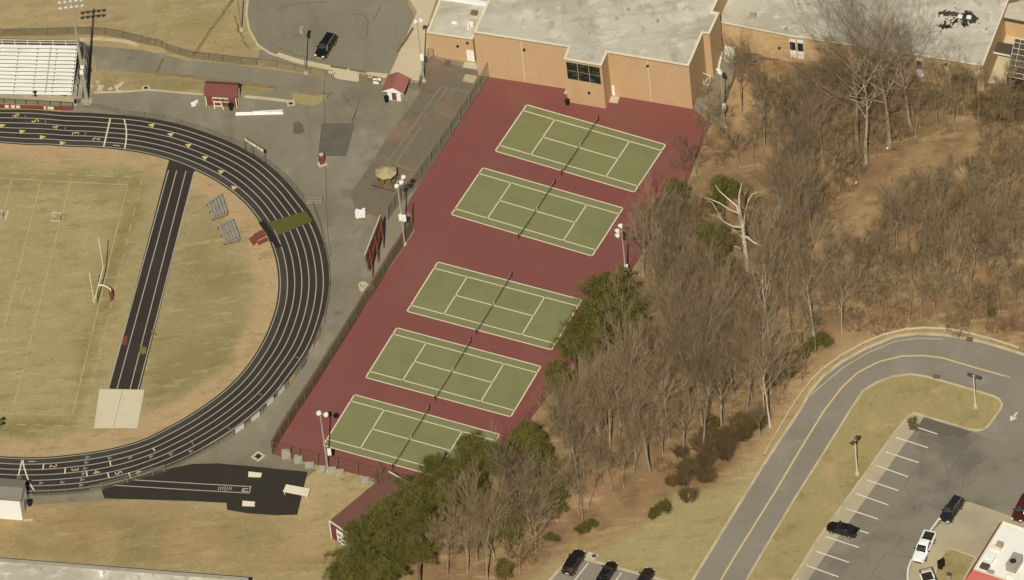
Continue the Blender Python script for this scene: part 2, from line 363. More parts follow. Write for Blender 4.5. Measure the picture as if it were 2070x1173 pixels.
class MB:
    def __init__(s):
        s.v = []
        s.f = []

    def add(s, vs, fs):
        n = len(s.v)
        s.v += [V(x) for x in vs]
        s.f += [tuple(i + n for i in f) for f in fs]

    def quad(s, a, b, c, d):
        s.add((a, b, c, d), ((0, 1, 2, 3),))

    def poly(s, pts):
        a = 0
        for i in range(len(pts)):
            p, q = pts[i], pts[(i + 1) % len(pts)]
            a += p[0] * q[1] - q[0] * p[1]
        if a < 0:
            pts = pts[::-1]
        s.add(pts, (tuple(range(len(pts))),))

    def flat(s, pts, z):
        s.poly([V((p[0], p[1], z)) for p in pts])

    def prism(s, pts, z0, z1, bottom=True):
        a = 0
        n = len(pts)
        for i in range(n):
            p, q = pts[i], pts[(i + 1) % n]
            a += p[0] * q[1] - q[0] * p[1]
        if a < 0:
            pts = pts[::-1]
        lo = [V((p[0], p[1], z0)) for p in pts]
        hi = [V((p[0], p[1], z1)) for p in pts]
        fs = [(i, (i + 1) % n, n + (i + 1) % n, n + i) for i in range(n)]
        fs.append(tuple(range(n, 2 * n)))
        if bottom:
            fs.append(tuple(range(n - 1, -1, -1)))
        s.add(lo + hi, fs)

    def obox(s, c, ax, ay, az):
        """box with centre c and half axes"""
        c, ax, ay, az = V(c), V(ax), V(ay), V(az)
        vs = [c + ax * i + ay * j + az * k for k in (-1, 1) for j in (-1, 1) for i in (-1, 1)]
        s.add(vs, ((0, 2, 3, 1), (4, 5, 7, 6), (0, 1, 5, 4), (2, 6, 7, 3), (0, 4, 6, 2), (1, 3, 7, 5)))

    def box(s, c, sx, sy, sz, rz=0):
        """box standing on point c"""
        ca, sa = math.cos(rz), math.sin(rz)
        s.obox(V(c) + V((0, 0, sz / 2)), V((ca, sa, 0)) * sx / 2, V((-sa, ca, 0)) * sy / 2, (0, 0, sz / 2))

    def bar(s, a, b, w, h=None):
        a, b = V(a), V(b)
        d = b - a
        l = d.length
        if l < 1e-6:
            return
        d /= l
        up = V((0, 0, 1)) if abs(d.z) < 0.95 else V((1, 0, 0))
        sd = d.cross(up).normalized()
        up = sd.cross(d)
        s.obox((a + b) / 2, d * l / 2, sd * w / 2, up * (h or w) / 2)

    def tube(s, pts, rs, n=6, cap=True):
        pts = [V(p) for p in pts]
        if not hasattr(rs, '__len__'):
            rs = [rs] * len(pts)
        base = len(s.v)
        k = len(pts)
        for i, p in enumerate(pts):
            d = (pts[min(i + 1, k - 1)] - pts[max(i - 1, 0)])
            if d.length < 1e-9:
                d = V((0, 0, 1))
            d.normalize()
            ref = V((0, 0, 1)) if abs(d.z) < 0.9 else V((1, 0, 0))
            a = d.cross(ref).normalized()
            b = d.cross(a)
            for j in range(n):
                t = 2 * PI * j / n
                s.v.append(p + (a * math.cos(t) + b * math.sin(t)) * rs[i])
        for i in range(k - 1):
            for j in range(n):
                a0 = base + i * n + j
                a1 = base + i * n + (j + 1) % n
                s.f.append((a0, a1, a1 + n, a0 + n))
        if cap:
            s.f.append(tuple(base + j for j in range(n)))
            s.f.append(tuple(base + (k - 1) * n + j for j in range(n - 1, -1, -1)))

    def ball(s, c, r, rz=None, nu=10, nv=6):
        c = V(c)
        rz = rz or r
        vs = []
        for i in range(nv + 1):
            t = PI * i / nv
            for j in range(nu):
                p = 2 * PI * j / nu
                vs.append(c + V((r * math.sin(t) * math.cos(p), r * math.sin(t) * math.sin(p), rz * math.cos(t))))
        fs = []
        for i in range(nv):
            for j in range(nu):
                a, b = i * nu + j, i * nu + (j + 1) % nu
                fs.append((a, a + nu, b + nu, b))
        s.add(vs, fs)

    def strip(s, pts, wd, z0, z1, closed=False, side=0):
        """kerb or painted band along a polyline; side 0 centred, 1 left, -1 right"""
        pts = [V((p[0], p[1], 0)) for p in pts]
        n = len(pts)
        L, Rr = [], []
        for i in range(n):
            if closed:
                d1, d2 = pts[i] - pts[i - 1], pts[(i + 1) % n] - pts[i]
            else:
                d1 = pts[i] - pts[max(i - 1, 0)] if i else pts[1] - pts[0]
                d2 = pts[min(i + 1, n - 1)] - pts[i] if i < n - 1 else d1
            d1 = d1.normalized() if d1.length > 1e-6 else d2.normalized()
            d2 = d2.normalized() if d2.length > 1e-6 else d1
            nn = V((-(d1.y + d2.y), d1.x + d2.x, 0))
            nn.normalize()
            k = 1 / max(0.5, nn.dot(V((-d1.y, d1.x, 0))))
            lo, hi = {0: (-0.5, 0.5), 1: (0, 1), -1: (-1, 0)}[side]
            L.append(pts[i] + nn * wd * hi * k)
            Rr.append(pts[i] + nn * wd * lo * k)
        m = n if closed else n - 1
        for i in range(m):
            j = (i + 1) % n
            a, b, c, d = Rr[i], Rr[j], L[j], L[i]
            if z1 - z0 < 0.001:
                s.quad(*[V((q.x, q.y, z1)) for q in (a, b, c, d)])
            else:
                q = [V((p.x, p.y, z0)) for p in (a, b, c, d)] + [V((p.x, p.y, z1)) for p in (a, b, c, d)]
                fs = [(4, 5, 6, 7), (0, 1, 5, 4), (2, 3, 7, 6)]
                if not closed and i == 0:
                    fs.append((3, 0, 4, 7))
                if not closed and i == m - 1:
                    fs.append((1, 2, 6, 5))
                s.add(q, fs)

    def build(s, name, m, parent=None, loc=None, smooth=False):
        me = bpy.data.meshes.new(name)
        org = ORG.get(parent.name, V()) if parent else (V(loc) if loc is not None else V())
        me.from_pydata([v - org for v in s.v], [], s.f)
        me.materials.append(m if not isinstance(m, str) else M[m])
        me.update()
        if smooth:
            me.polygons.foreach_set('use_smooth', [True] * len(me.polygons))
        o = bpy.data.objects.new(name, me)
        COL.objects.link(o)
        if parent:
            o.parent = parent
        elif loc is not None:
            o.location = loc
        ORG[o.name] = org
        return o


def tag(o, label, cat, group=None, kind=None):
    o['label'] = label
    o['category'] = cat
    if group:
        o['group'] = group
    if kind:
        o['kind'] = kind
    return o


def struct(name, mb, m):
    o = mb.build(name, m)
    o['kind'] = 'structure'
    return o


def thing(name, label, cat, loc, group=None):
    o = bpy.data.objects.new(name, None)
    o.empty_display_size = 0.5
    COL.objects.link(o)
    o.location = loc
    ORG[o.name] = V(loc)
    return tag(o, label, cat, group)


def copy_tree(o, parent=None):
    c = o.copy()
    COL.objects.link(c)
    ORG[c.name] = ORG.get(o.name, V())
    if parent:
        c.parent = parent
    for ch in list(o.children):
        copy_tree(ch, c)
    return c


def sheet(name, px, z, m):
    b = MB()
    b.flat(GL(px), z)
    return struct(name, b, m)


def text_mesh(mb, txt, origin, right, size, z, up=None):
    """painted figures: letter outlines laid on the ground, centred on origin"""
    cu_ = bpy.data.curves.new('t', 'FONT')
    cu_.body = txt
    cu_.align_x = 'CENTER'
    cu_.align_y = 'CENTER'
    cu_.size = size
    to = bpy.data.objects.new('t', cu_)
    COL.objects.link(to)
    dg = bpy.context.evaluated_depsgraph_get()
    me = to.evaluated_get(dg).to_mesh()
    right = V(right).normalized()
    up = V((-right.y, right.x, 0)) if up is None else V(up).normalized()
    o = V(origin)
    mb.add([V((o.x, o.y, z)) + right * v.co.x + up * v.co.y for v in me.vertices], [tuple(p.vertices) for p in me.polygons])
    to.evaluated_get(dg).to_mesh_clear()
    bpy.data.objects.remove(to)
    bpy.data.curves.remove(cu_)
import numpy as np

# ------------------------------------------------------------------ running track geometry (survey of its inner and outer lane line)
TC = G(132, 608)
IN = [(-70, 284), (0, 287.5), (54, 291.3), (140, 294.8), (210, 297.5), (250, 301.2), (329.3, 317.2), (394.5, 341.5), (447, 369), (471.6, 386.4), (507.4, 419.6),
      (526.9, 446.3), (553, 497.4), (564, 539.6), (566.7, 568.4), (563.5, 611.8), (550.7, 654), (523.7, 709.9), (478, 770), (411.6, 823.7),
      (340, 866.5), (292, 891), (200, 914.6), (153.5, 920.7), (89.5, 927), (44.8, 927.8), (0, 925.2), (-70, 920)]
OUT = [(-70, 225.5), (0, 229.2), (130, 235.3), (222, 240), (250, 241), (307.5, 248.8), (365, 261), (400, 272.6), (464, 297.5), (515, 325), (553.5, 357), (599.5, 410.7),
       (611.3, 423.9), (626, 452.7), (642, 492.3), (651.5, 539.6), (654, 568.4), (649.8, 611.8), (641.5, 647.6), (630.6, 679), (620.9, 702.2), (585, 754.6),
       (544, 807), (499.8, 845.4), (467.9, 869.7), (437, 889), (404, 908.7), (366.2, 928), (308.7, 951), (271.6, 965), (219, 977.9), (179, 986),
       (133, 990.4), (89.5, 993), (56, 993.2), (0, 992), (-70, 988)]


def polar(pts):
    q = [G(*p) - TC for p in pts]
    a = [(math.atan2(p.y, p.x), math.hypot(p.x, p.y)) for p in q]
    a.sort()
    return np.array([x[0] for x in a]), np.array([x[1] for x in a])


TI, TO = polar(IN), polar(OUT)
TH = np.linspace(max(TI[0][0], TO[0][0]), min(TI[0][-1], TO[0][-1]), 260)


def smooth(a, k=9):
    w_ = np.hanning(k + 2)[1:-1]
    w_ /= w_.sum()
    p = np.concatenate([2 * a[0] - a[k // 2:0:-1], a, 2 * a[-1] - a[-2:-k // 2 - 1:-1]])
    return np.convolve(p, w_, 'valid')


RI = smooth(np.interp(TH, *TI))
RO = smooth(np.interp(TH, *TO))


def trk(th, f):
    """point on the track: angle and fraction 0 (inner line) to 1 (outer line)"""
    r = np.interp(th, TH, RI) * (1 - f) + np.interp(th, TH, RO) * f
    return TC + V((math.cos(th) * r, math.sin(th) * r, 0))


def trk_at(px, py):
    q = G(px, py) - TC
    th = math.atan2(q.y, q.x)
    ri, ro = np.interp(th, TH, RI), np.interp(th, TH, RO)
    return th, (math.hypot(q.x, q.y) - ri) / (ro - ri)


# ------------------------------------------------------------------ ground: one sheet, soil and grass kinds blended by their real outlines
WOODS = [(1404, 222), (1432, 120), (1470, 70), (1700, 90), (1990, 150), (2130, 200), (2130, 730), (2060, 706), (1995, 688), (1900, 664), (1800, 664), (1720, 690), (1650, 745), (1590, 830),
         (1540, 900), (1500, 930), (1440, 980), (1350, 1015), (1250, 1075), (1150, 1112), (1090, 1150), (1000, 1250), (640, 1250), (690, 1110), (830, 985), (985, 965), (1040, 890),
         (1180, 705), (1300, 520), (1385, 380), (1434, 250)]
BASE = D(164, 146, 102)
PATCHES = [  # outline in survey pixels, colour, softness in metres, strength
    ([(-60, 335), (285, 345), (262, 480), (190, 790), (150, 880), (-60, 890)], D(163, 148, 101), 3.0, 0.95),
    ([(-60, 345), (270, 350), (268, 385), (-60, 372)], D(140, 126, 82), 2.0, 0.7),
    ([(225, 480), (268, 370), (292, 375), (255, 540), (205, 690), (165, 800), (148, 870), (60, 885), (-60, 880), (-60, 850), (140, 845)], D(134, 121, 74), 1.8, 0.85),
    ([(395, 400), (450, 470), (500, 560), (520, 640), (480, 720), (400, 790), (310, 840), (295, 800), (330, 600)], D(150, 134, 92), 4.0, 0.75),
    ([(420, 470), (470, 540), (470, 600), (420, 600), (380, 540)], D(134, 120, 76), 2.5, 0.6),
    ([(470, 660), (510, 690), (440, 760), (380, 790), (330, 830), (300, 820), (320, 740)], D(132, 119, 72), 2.5, 0.55),
    ([(-60, -60), (480, -60), (520, 100), (380, 105), (300, 80), (-60, 55)], D(166, 146, 104), 3.0, 0.8),
    ([(300, 60), (500, 20), (525, 110), (420, 110)], D(160, 141, 94), 3.0, 0.7),
    ([(-60, 60), (240, 65), (320, 90), (300, 104), (190, 85), (-60, 80)], D(172, 142, 98), 1.0, 0.8),
    ([(200, 145), (310, 150), (420, 160), (560, 180), (570, 200), (410, 194), (300, 184), (195, 178)], D(140, 126, 82), 1.2, 0.75),
    ([(380, 118), (520, 132), (670, 158), (690, 164), (560, 152), (380, 128)], D(168, 142, 94), 0.8, 0.8),
    ([(-60, 1010), (210, 1010), (460, 1030), (640, 1040), (680, 1120), (640, 1180), (520, 1160), (-60, 1120)], D(160, 136, 92), 2.0, 0.9),
    ([(160, 1040), (260, 1050), (270, 1120), (140, 1110)], D(140, 124, 80), 3.0, 0.6),
    ([(230, 1050), (330, 1060), (330, 1130), (240, 1130)], D(134, 121, 78), 2.5, 0.55),
    ([(420, 1055), (520, 1060), (560, 1100), (450, 1110)], D(142, 128, 84), 2.5, 0.55),
    ([(40, 1080), (120, 1085), (110, 1120), (30, 1115)], D(138, 124, 78), 2.0, 0.5),
    ([(560, 1060), (660, 1075), (650, 1110), (580, 1105)], D(180, 154, 108), 2.5, 0.6),
    ([(130, 1060), (200, 1050), (210, 1080), (140, 1090)], D(166, 132, 92), 2.0, 0.6),
    ([(350, 1070), (450, 1085), (440, 1130), (340, 1120)], D(172, 140, 98), 2.5, 0.6),
    ([(600, 955), (640, 960), (650, 1000), (620, 1040), (600, 1045)], D(190, 164, 116), 1.2, 0.7),
    ([(20, 140), (190, 30), (230, 40), (200, 62), (20, 62)], D(146, 130, 84), 3.0, 0.5),
    ([(60, -10), (200, 5), (260, 40), (120, 40)], D(172, 142, 100), 3.0, 0.6),
    ([(330, 10), (450, 0), (440, 50), (350, 70)], D(150, 134, 88), 3.0, 0.55),
    ([(610, 950), (770, 970), (690, 1050), (640, 1080), (590, 1040)], D(176, 152, 106), 1.5, 0.7),
    (WOODS, D(144, 114, 80), 1.8, 1.0),
    ([(1404, 222), (1440, 100), (1500, 95), (1600, 120), (1640, 170), (1560, 240), (1470, 300), (1440, 255)], D(178, 142, 99), 3.0, 0.95),
    ([(1625, 590), (1650, 490), (1720, 420), (1790, 350), (1850, 300), (1990, 325), (1990, 350), (1870, 375), (1760, 460), (1690, 540), (1670, 640), (1630, 660)], D(166, 137, 98), 3.0, 0.9),
    ([(1000, 1050), (1180, 960), (1230, 940), (1250, 990), (1130, 1080), (1060, 1160), (980, 1180)], D(156, 122, 86), 2.5, 0.8),
    ([(2140, 715), (2000, 668), (1900, 645), (1800, 645), (1710, 668), (1640, 725), (1580, 800), (1530, 890), (1535, 950), (1560, 925), (1625, 812), (1690, 735), (1752, 698), (1855, 668), (1995, 688), (2140, 740)], D(172, 142, 100), 1.4, 0.95),
    ([(1542, 925), (1485, 1035), (1390, 1190), (1130, 1190), (1130, 1150), (1180, 1125), (1270, 1085), (1360, 1030), (1470, 975)], D(164, 148, 100), 2.0, 1.0),
    ([(1180, 1130), (1260, 1080), (1330, 1040), (1300, 1020), (1190, 1080), (1110, 1130)], D(166, 132, 90), 2.5, 0.7),
]


def pdist(P, poly):
    n = len(poly)
    inside = np.zeros(len(P), bool)
    best = np.full(len(P), 1e9)
    for i in range(n):
        a, b = poly[i], poly[(i + 1) % n]
        ab = b - a
        t = np.clip(((P - a) @ ab) / max(ab @ ab, 1e-9), 0, 1)
        best = np.minimum(best, np.hypot(*(P - a - t[:, None] * ab).T))
        c = (a[1] > P[:, 1]) != (b[1] > P[:, 1])
        with np.errstate(divide='ignore', invalid='ignore'):
            xi = (b[0] - a[0]) * (P[:, 1] - a[1]) / (b[1] - a[1]) + a[0]
        inside ^= c & (P[:, 0] < xi)
    return np.where(inside, best, -best)


gx = [-1800, -700, -300, -140] + list(np.arange(-98, 104.1, 0.8)) + [150, 300, 700, 1800]
gy = [-1800, -700, -300, -130] + list(np.arange(-88, 96.1, 0.8)) + [140, 300, 700, 1800]
nx, ny = len(gx), len(gy)
P = np.array([(x, y) for y in gy for x in gx], float)
rs = np.random.RandomState(4)


def vnoise(P, sc, seed):
    r = np.random.RandomState(seed).rand(64, 64)
    q = P / sc
    i = np.floor(q).astype(int)
    f = q - i
    f = f * f * (3 - 2 * f)
    g = lambda a, b: r[(i[:, 0] + a) % 64, (i[:, 1] + b) % 64]
    return (g(0, 0) * (1 - f[:, 0]) + g(1, 0) * f[:, 0]) * (1 - f[:, 1]) + (g(0, 1) * (1 - f[:, 0]) + g(1, 1) * f[:, 0]) * f[:, 1] - 0.5


warp = np.stack([vnoise(P, 5, 1) * 2.4 + vnoise(P, 1.8, 2) * 1.3, vnoise(P, 5, 3) * 2.4 + vnoise(P, 1.8, 5) * 1.3], 1)
colr = np.tile(np.array(BASE[:3]), (len(P), 1))
for poly, c, soft, st in PATCHES:
    pl = np.array([[*G(*p)[:2]] for p in poly])
    t = np.clip((pdist(P + warp * min(1.0, soft / 2), pl) + soft) / (2 * soft), 0, 1)
    t = (t * t * (3 - 2 * t) * st)[:, None]
    colr = colr * (1 - t) + np.array(c[:3]) * t
wp = np.array([[*G(*p)[:2]] for p in WOODS])
inw = np.clip((pdist(P, wp) + .5) / 2, 0, 1)
for sc, sd, lo, hi, c, st in ((3.2, 21, .05, .28, D(118, 95, 65), .6), (2.0, 22, .1, .3, D(162, 130, 92), .5), (7, 23, .05, .3, D(134, 107, 76), .5), (1.2, 24, .12, .35, D(104, 84, 58), .5)):
    t = np.clip((vnoise(P, sc, sd) - lo) / (hi - lo), 0, 1)
    t = (t * inw * st)[:, None]
    colr = colr * (1 - t) + np.array(c[:3]) * t
# worn bare band along the inside of the track
q = P - np.array(TC[:2])
th = np.arctan2(q[:, 1], q[:, 0])
ri = np.interp(th, TH, RI)
dd = ri - np.hypot(q[:, 0], q[:, 1]) + vnoise(P, 3, 9) * 1.6
wd = np.interp(th, [-2.2, -1.2, -0.6, 0.2, 1.0, 1.7, 2.2], [4.2, 5.0, 4.2, 4.6, 3.8, 4.5, 4.5])
t = (np.clip((wd - dd) / 1.2, 0, 1) * np.clip((dd + 2) / 1, 0, 1) * 0.9)[:, None]
colr = colr * (1 - t) + np.array(D(182, 153, 110)[:3]) * t
me = bpy.data.meshes.new('ground')
fs = [(j * nx + i, j * nx + i + 1, (j + 1) * nx + i + 1, (j + 1) * nx + i) for j in range(ny - 1) for i in range(nx - 1)]
me.from_pydata([(p[0], p[1], 0) for p in P], [], fs)
ca = me.color_attributes.new('Col', 'FLOAT_COLOR', 'POINT')
ca.data.foreach_set('color', np.concatenate([colr, np.ones((len(P), 1))], 1).astype(np.float32).ravel())
me.materials.append(M['ground'])
go = bpy.data.objects.new('ground', me)
COL.objects.link(go)
go['kind'] = 'structure'

# ------------------------------------------------------------------ paved sheets
Z1, Z2, Z3, Z4, Z5 = 0.006, 0.011, 0.016, 0.021, 0.026
sheet('pavement', [(120, 225), (165, 200), (190, 188), (256, 186), (300, 181), (412, 192), (500, 194), (568, 180), (420, 158), (310, 149), (195, 140), (183, 92), (290, 102), (380, 122), (470, 130), (560, 142), (650, 156),
                   (700, 158), (790, 175), (850, 160), (872, 112), (1000, 140), (900, 300), (835, 420), (850, 440), (845, 480), (560, 915), (600, 930), (640, 950), (620, 965), (480, 1000), (215, 1012), (50, 1022), (40, 985),
                   (400, 890), (640, 700), (640, 560), (560, 430), (420, 300), (250, 245)], Z1, M['asphalt'])
sheet('parking_lot', [(505, -60), (503, 0), (499, 30), (506, 62), (523, 92), (560, 114), (640, 133), (740, 151), (789, 156), (840, 36), (822, 0), (800, -60)], Z1, M['lot_asphalt'])
sheet('sidewalk', [(822, -60), (826, -4), (843, 24), (787, 152), (800, 166), (846, 168), (868, 112), (862, 60), (900, -60)], Z2, M['walk'])
sheet('gate_pad', [(676, 140), (729, 151), (724, 166), (683, 160), (671, 153)], Z3, M['walk'])
b = MB()
b.strip(GL([(560, 110), (600, 123), (640, 131.5), (700, 143), (735, 149), (785, 154)]), 0.9, 0, Z2)
struct('footpath', b, M['walk'])
b = MB()
b.strip(GL([(505, -60), (501, 0), (498, 30), (504, 62), (521, 92), (545, 108), (562, 114)]), 0.35, 0, 0.13)
struct('lot_kerb', b, M['kerb'])
sheet('path_apron', [(526, 100), (560, 114), (600, 130), (640, 140), (600, 134), (545, 122), (519, 122)], Z2, M['asphalt'])
sheet('grass_island', [(584, 187), (600, 189), (640, 194), (664, 190), (660, 199), (645, 210), (630, 214), (606, 211), (590, 204)], Z2, M['grass'])
sheet('asphalt_patch', [(650, 250), (718, 249), (700, 316), (643, 315)], Z2, M['dark_patch'])
sheet('old_court', [(866, 116), (985, 150), (960, 190), (889, 300), (817, 404), (808, 412), (780, 446), (745, 432), (717, 419), (708, 393), (740, 345), (779, 284), (848, 190), (853, 166)], Z2, M['old_court'])
b = MB()
for pts in ([(892, 174), (800, 305), (779, 334)], [(905, 178), (885, 206), (878, 224)], [(878, 224), (925, 236)], [(892, 174), (956, 190)], [(850, 258), (812, 312), (800, 334)], [(799, 334), (842, 346)], [(750, 374), (808, 393)]):
    b.strip(GL(pts), 0.14, Z3, Z3)
struct('faded_court_lines', b, M['galv'])

# ------------------------------------------------------------------ tennis
sheet('tennis_surface', [(990, 150), (1405, 214), (1436, 247), (1426, 275), (1388, 374), (1305, 502), (1184, 702), (1048, 880), (985, 968), (832, 990), (760, 968), (551, 919), (553, 890), (838, 468), (834, 436), (818, 426), (830, 400)], Z2, M['court_red'])
CT = [((1064.7, 212), (1345.8, 292.8), (1282, 388.7), (1000.8, 305.6)), ((976, 339.5), (1259.6, 421), (1197, 518), (912, 434)), ((885, 530), (1176, 606.5), (1115, 707.6), (822.5, 629.7)),
      ((802, 663), (1093.5, 741), (1032.5, 843), (739, 763.5)), ((716.7, 798), (1010.4, 878.5), (947, 981), (653, 900.7))]
NETS = []
for c in CT:
    A, B_, C_, D_ = GL(c)

    def cp(u, v):
        """court coordinates: u along the length, v across, both 0..1"""
        return (D_ * (1 - u) + C_ * u) * (1 - v) + (A * (1 - u) + B_ * u) * v
    b = MB()
    b.flat([A, B_, C_, D_], Z3)
    g = struct('tennis_court', b, M['court_green'])
    b = MB()
    s1 = 1.372 / 10.97
    k1 = 5.485 / 23.77
    for a, e, wdt in (((0, 0), (1, 0), .17), ((0, 1), (1, 1), .17), ((0, 0), (0, 1), .19), ((1, 0), (1, 1), .19), ((0, s1), (1, s1), .16), ((0, 1 - s1), (1, 1 - s1), .16),
                      ((k1, s1), (k1, 1 - s1), .16), ((1 - k1, s1), (1 - k1, 1 - s1), .16), ((k1, .5), (1 - k1, .5), .16)):
        p, q_ = cp(*a), cp(*e)
        d = (q_ - p).normalized() * wdt / 2
        b.strip([p - d, q_ + d], wdt, Z4, Z4)
    struct('court_lines', b, M['court_line'])
    ex = 0.914 / 10.97
    NETS.append((cp(.5, -ex), cp(.5, 1 + ex), cp(.5, .5)))
NLAB = ['tennis net on the court nearest the brick building', 'tennis net on the second court from the brick building', 'tennis net on the middle court beside the large round pine',
        'tennis net on the fourth court from the brick building', 'tennis net on the court nearest the long maroon roof']
for (p, q_, c0), lab in zip(NETS, NLAB):
    t = thing('tennis_net', lab, 'tennis net', c0, 'tennis nets across the five courts')
    b = MB()
    up = V((0, 0, 1))
    n = 12
    top = [p.lerp(q_, i / n) + up * (0.98 - 0.14 * (1 - abs(2 * i / n - 1))) for i in range(n + 1)]
    bot = [p.lerp(q_, i / n) + up * 0.04 for i in range(n + 1)]
    for i in range(n):
        b.quad(bot[i], bot[i + 1], top[i + 1], top[i])
    b.build('netting', 'netting', t)
    b = MB()
    for i in range(n):
        b.bar(top[i], top[i + 1], 0.03, 0.07)
    b.build('headband', 'concrete', t)
    for e in (p, q_):
        b = MB()
        b.tube([e, e + up * 1.12], 0.06, 8)
        b.ball(e + up * 1.12, 0.07)
        b.build('net_post', 'dark', t)
    b = MB()
    b.bar(c0 + up * 0.03, c0 + up * 0.93, 0.09, 0.05)
    b.build('center_strap', 'white', t)

# ------------------------------------------------------------------ running track
b = MB()
outer_w = np.interp(TH, [-2.2, -1.2, -0.5, 0, 1.2, 1.8], [0.5, 0.5, 0.6, 0.95, 0.9, 0.75])
inn = [TC + V((math.cos(a) * (r - .32), math.sin(a) * (r - .32), Z3)) for a, r in zip(TH, RI)]
ou = [TC + V((math.cos(a) * (r + e), math.sin(a) * (r + e), Z3)) for a, r, e in zip(TH, RO, outer_w)]
for i in range(len(TH) - 1):
    b.quad(inn[i], ou[i], ou[i + 1], inn[i + 1])
RW = [(338, 318), (395, 342), (391, 347), (283, 788), (220, 786)]
struct('running_track', b, M['track'])
b = MB()
b.flat(GL([(340, 330), (344, 318), (398, 338), (391.5, 352), (283, 788), (220, 786)]), Z2)
struct('runway', b, M['track'])
b = MB()
for i in range(len(TH) - 1):
    q4 = [trk(TH[i], 0), trk(TH[i], 1 / 6), trk(TH[i + 1], 1 / 6), trk(TH[i + 1], 0)]
    b.quad(*[V((v_.x, v_.y, Z3 + .003)) for v_ in q4])
struct('worn_inner_lane', b, M['track_worn'])
b = MB()
for i in range(7):
    pts = [trk(a, i / 6) for a in TH]
    b.strip(pts, 0.15 if i else 0.13, Z4, Z4)
struct('lane_lines', b, M['line'])
b = MB()
for a, e in (((341, 344), (219.5, 786)), ((357.3, 345), (236.4, 787)), ((376, 346), (262.6, 788)), ((392.6, 348), (279, 788))):
    b.strip(GL([a, e]), 0.15, Z3, Z3)
struct('runway_lines', b, M['line'])
b = MB()


def cross(px, f0, f1, w_=.16, skew=0):
    th_, _ = trk_at(*px)
    b.strip([trk(th_, f0), trk(th_ + skew, f1)], w_, Z5, Z5)


b.strip(GL([(209.5, 297.5), (223, 240)]), .22, Z5, Z5)
b.strip(GL([(252, 301), (254.5, 288), (255.8, 272), (254.6, 256), (251, 241.5)]), .2, Z5, Z5)
b.strip(GL([(45.5, 928), (34.5, 972)]), .2, Z5, Z5)
b.strip(GL([(45.5, 928), (48.5, 945), (55, 965), (63, 983), (70, 993)]), .2, Z5, Z5)
for x0, y0, x1, y1 in ((88.5, 938, 86.5, 949.5), (132, 946.5, 131, 958), (174.5, 952.5, 176.5, 963), (217.5, 955.5, 220.5, 966.5), (260, 955.5, 264, 966.5), (222, 932, 224, 942), (309, 906, 313, 912)):
    b.strip(GL([(x0, y0), (x1, y1)]), .18, Z5, Z5)
struct('start_lines', b, M['court_line'])
b = MB()
for x0, y0, x1, y1 in ((52, 233, 50.5, 240.5), (92.5, 244, 91, 251), (132.5, 257, 131, 263), (173, 267, 171.5, 275), (605, 724.5, 598, 722), (530, 800, 524, 796), (466, 868, 460, 864.5), (388, 893, 392, 902)):
    b.strip(GL([(x0, y0), (x1, y1)]), .14, Z5, Z5)
struct('relay_marks', b, M['gray_paint'])
b = MB()
lane = {'6': ((33, 236), (280, 954)), '5': ((72.5, 247), (238.5, 955.5)), '4': ((113.5, 258.5), (194, 954)), '3': ((153.5, 271), (151, 950.5)), '2': ((195, 282.5), (107, 942.5)), '1': ((236, 295), (64, 932.5))}
for ch, (pt, pb) in lane.items():
    for px, dx in ((pt, -10), (pb, 10)):
        th_, f = trk_at(*px)
        up_ = V((-math.sin(th_), math.cos(th_), 0))
        if dx > 0 and up_.x < 0 or dx < 0 and up_.x > 0:
            up_ = -up_
        text_mesh(b, ch, trk(th_, (math.floor(f * 6) + .5) / 6), V((up_.y, -up_.x, 0)), 1.55, Z5, up_)
for px, dr in (((5, 254), 1), ((45, 266), 1), ((86, 277.5), 1), ((126.5, 289.5), 1), ((306, 253), 2), ((344, 272), 2), ((380, 294), 2), ((414, 318), 2), ((446, 347), 2), ((472, 379), 2)):
    c = G(*px)
    th_, f = trk_at(*px)
    tg = V((math.sin(th_), -math.cos(th_), 0))
    if dr == 2:
        tg = -tg
        c = trk(th_, (math.floor(f * 6) + .5) / 6)
    nr = V((-tg.y, tg.x, 0))
    b.flat([c + tg * .55, c - tg * .4 + nr * .48, c - tg * .4 - nr * .48], Z5)
struct('lane_numbers', b, M['gold_paint'])
b = MB()
for px in ((178, 924.5), (222.5, 926), (264, 925), (306, 923), (346.5, 918), (386.5, 912), (175.5, 935), (173, 947), (170, 958), (167, 970), (165, 981), (84, 977), (127, 975.5), (40, 966)):
    c = G(*px)
    th_, f = trk_at(*px)
    tg = V((-math.sin(th_), math.cos(th_), 0))
    nr = V((-tg.y, tg.x, 0))
    b.flat([c + tg * .4, c - tg * .35 + nr * .4, c - tg * .35 - nr * .4], Z5)
struct('exchange_triangles', b, M['gray_paint'])
b = MB()
for px, c in (((298, 806), 0),):
    pass
sheet('landing_pad', [(201, 787), (292, 788), (277, 866), (190, 866)], Z3, M['pad_concrete'])
b = MB()
b.strip(GL([(248, 788), (229, 866)]), .1, Z4, Z4)
struct('pad_joint', b, M['steel'])

# football field marks
b = MB()
fl = []


def dash(a, e, k, gap=.5, w_=.14):
    a, e = G(*a), G(*e)
    for i in range(k):
        b.strip([a.lerp(e, (i) / k), a.lerp(e, (i + 1 - gap) / k)], w_, Z1, Z1)


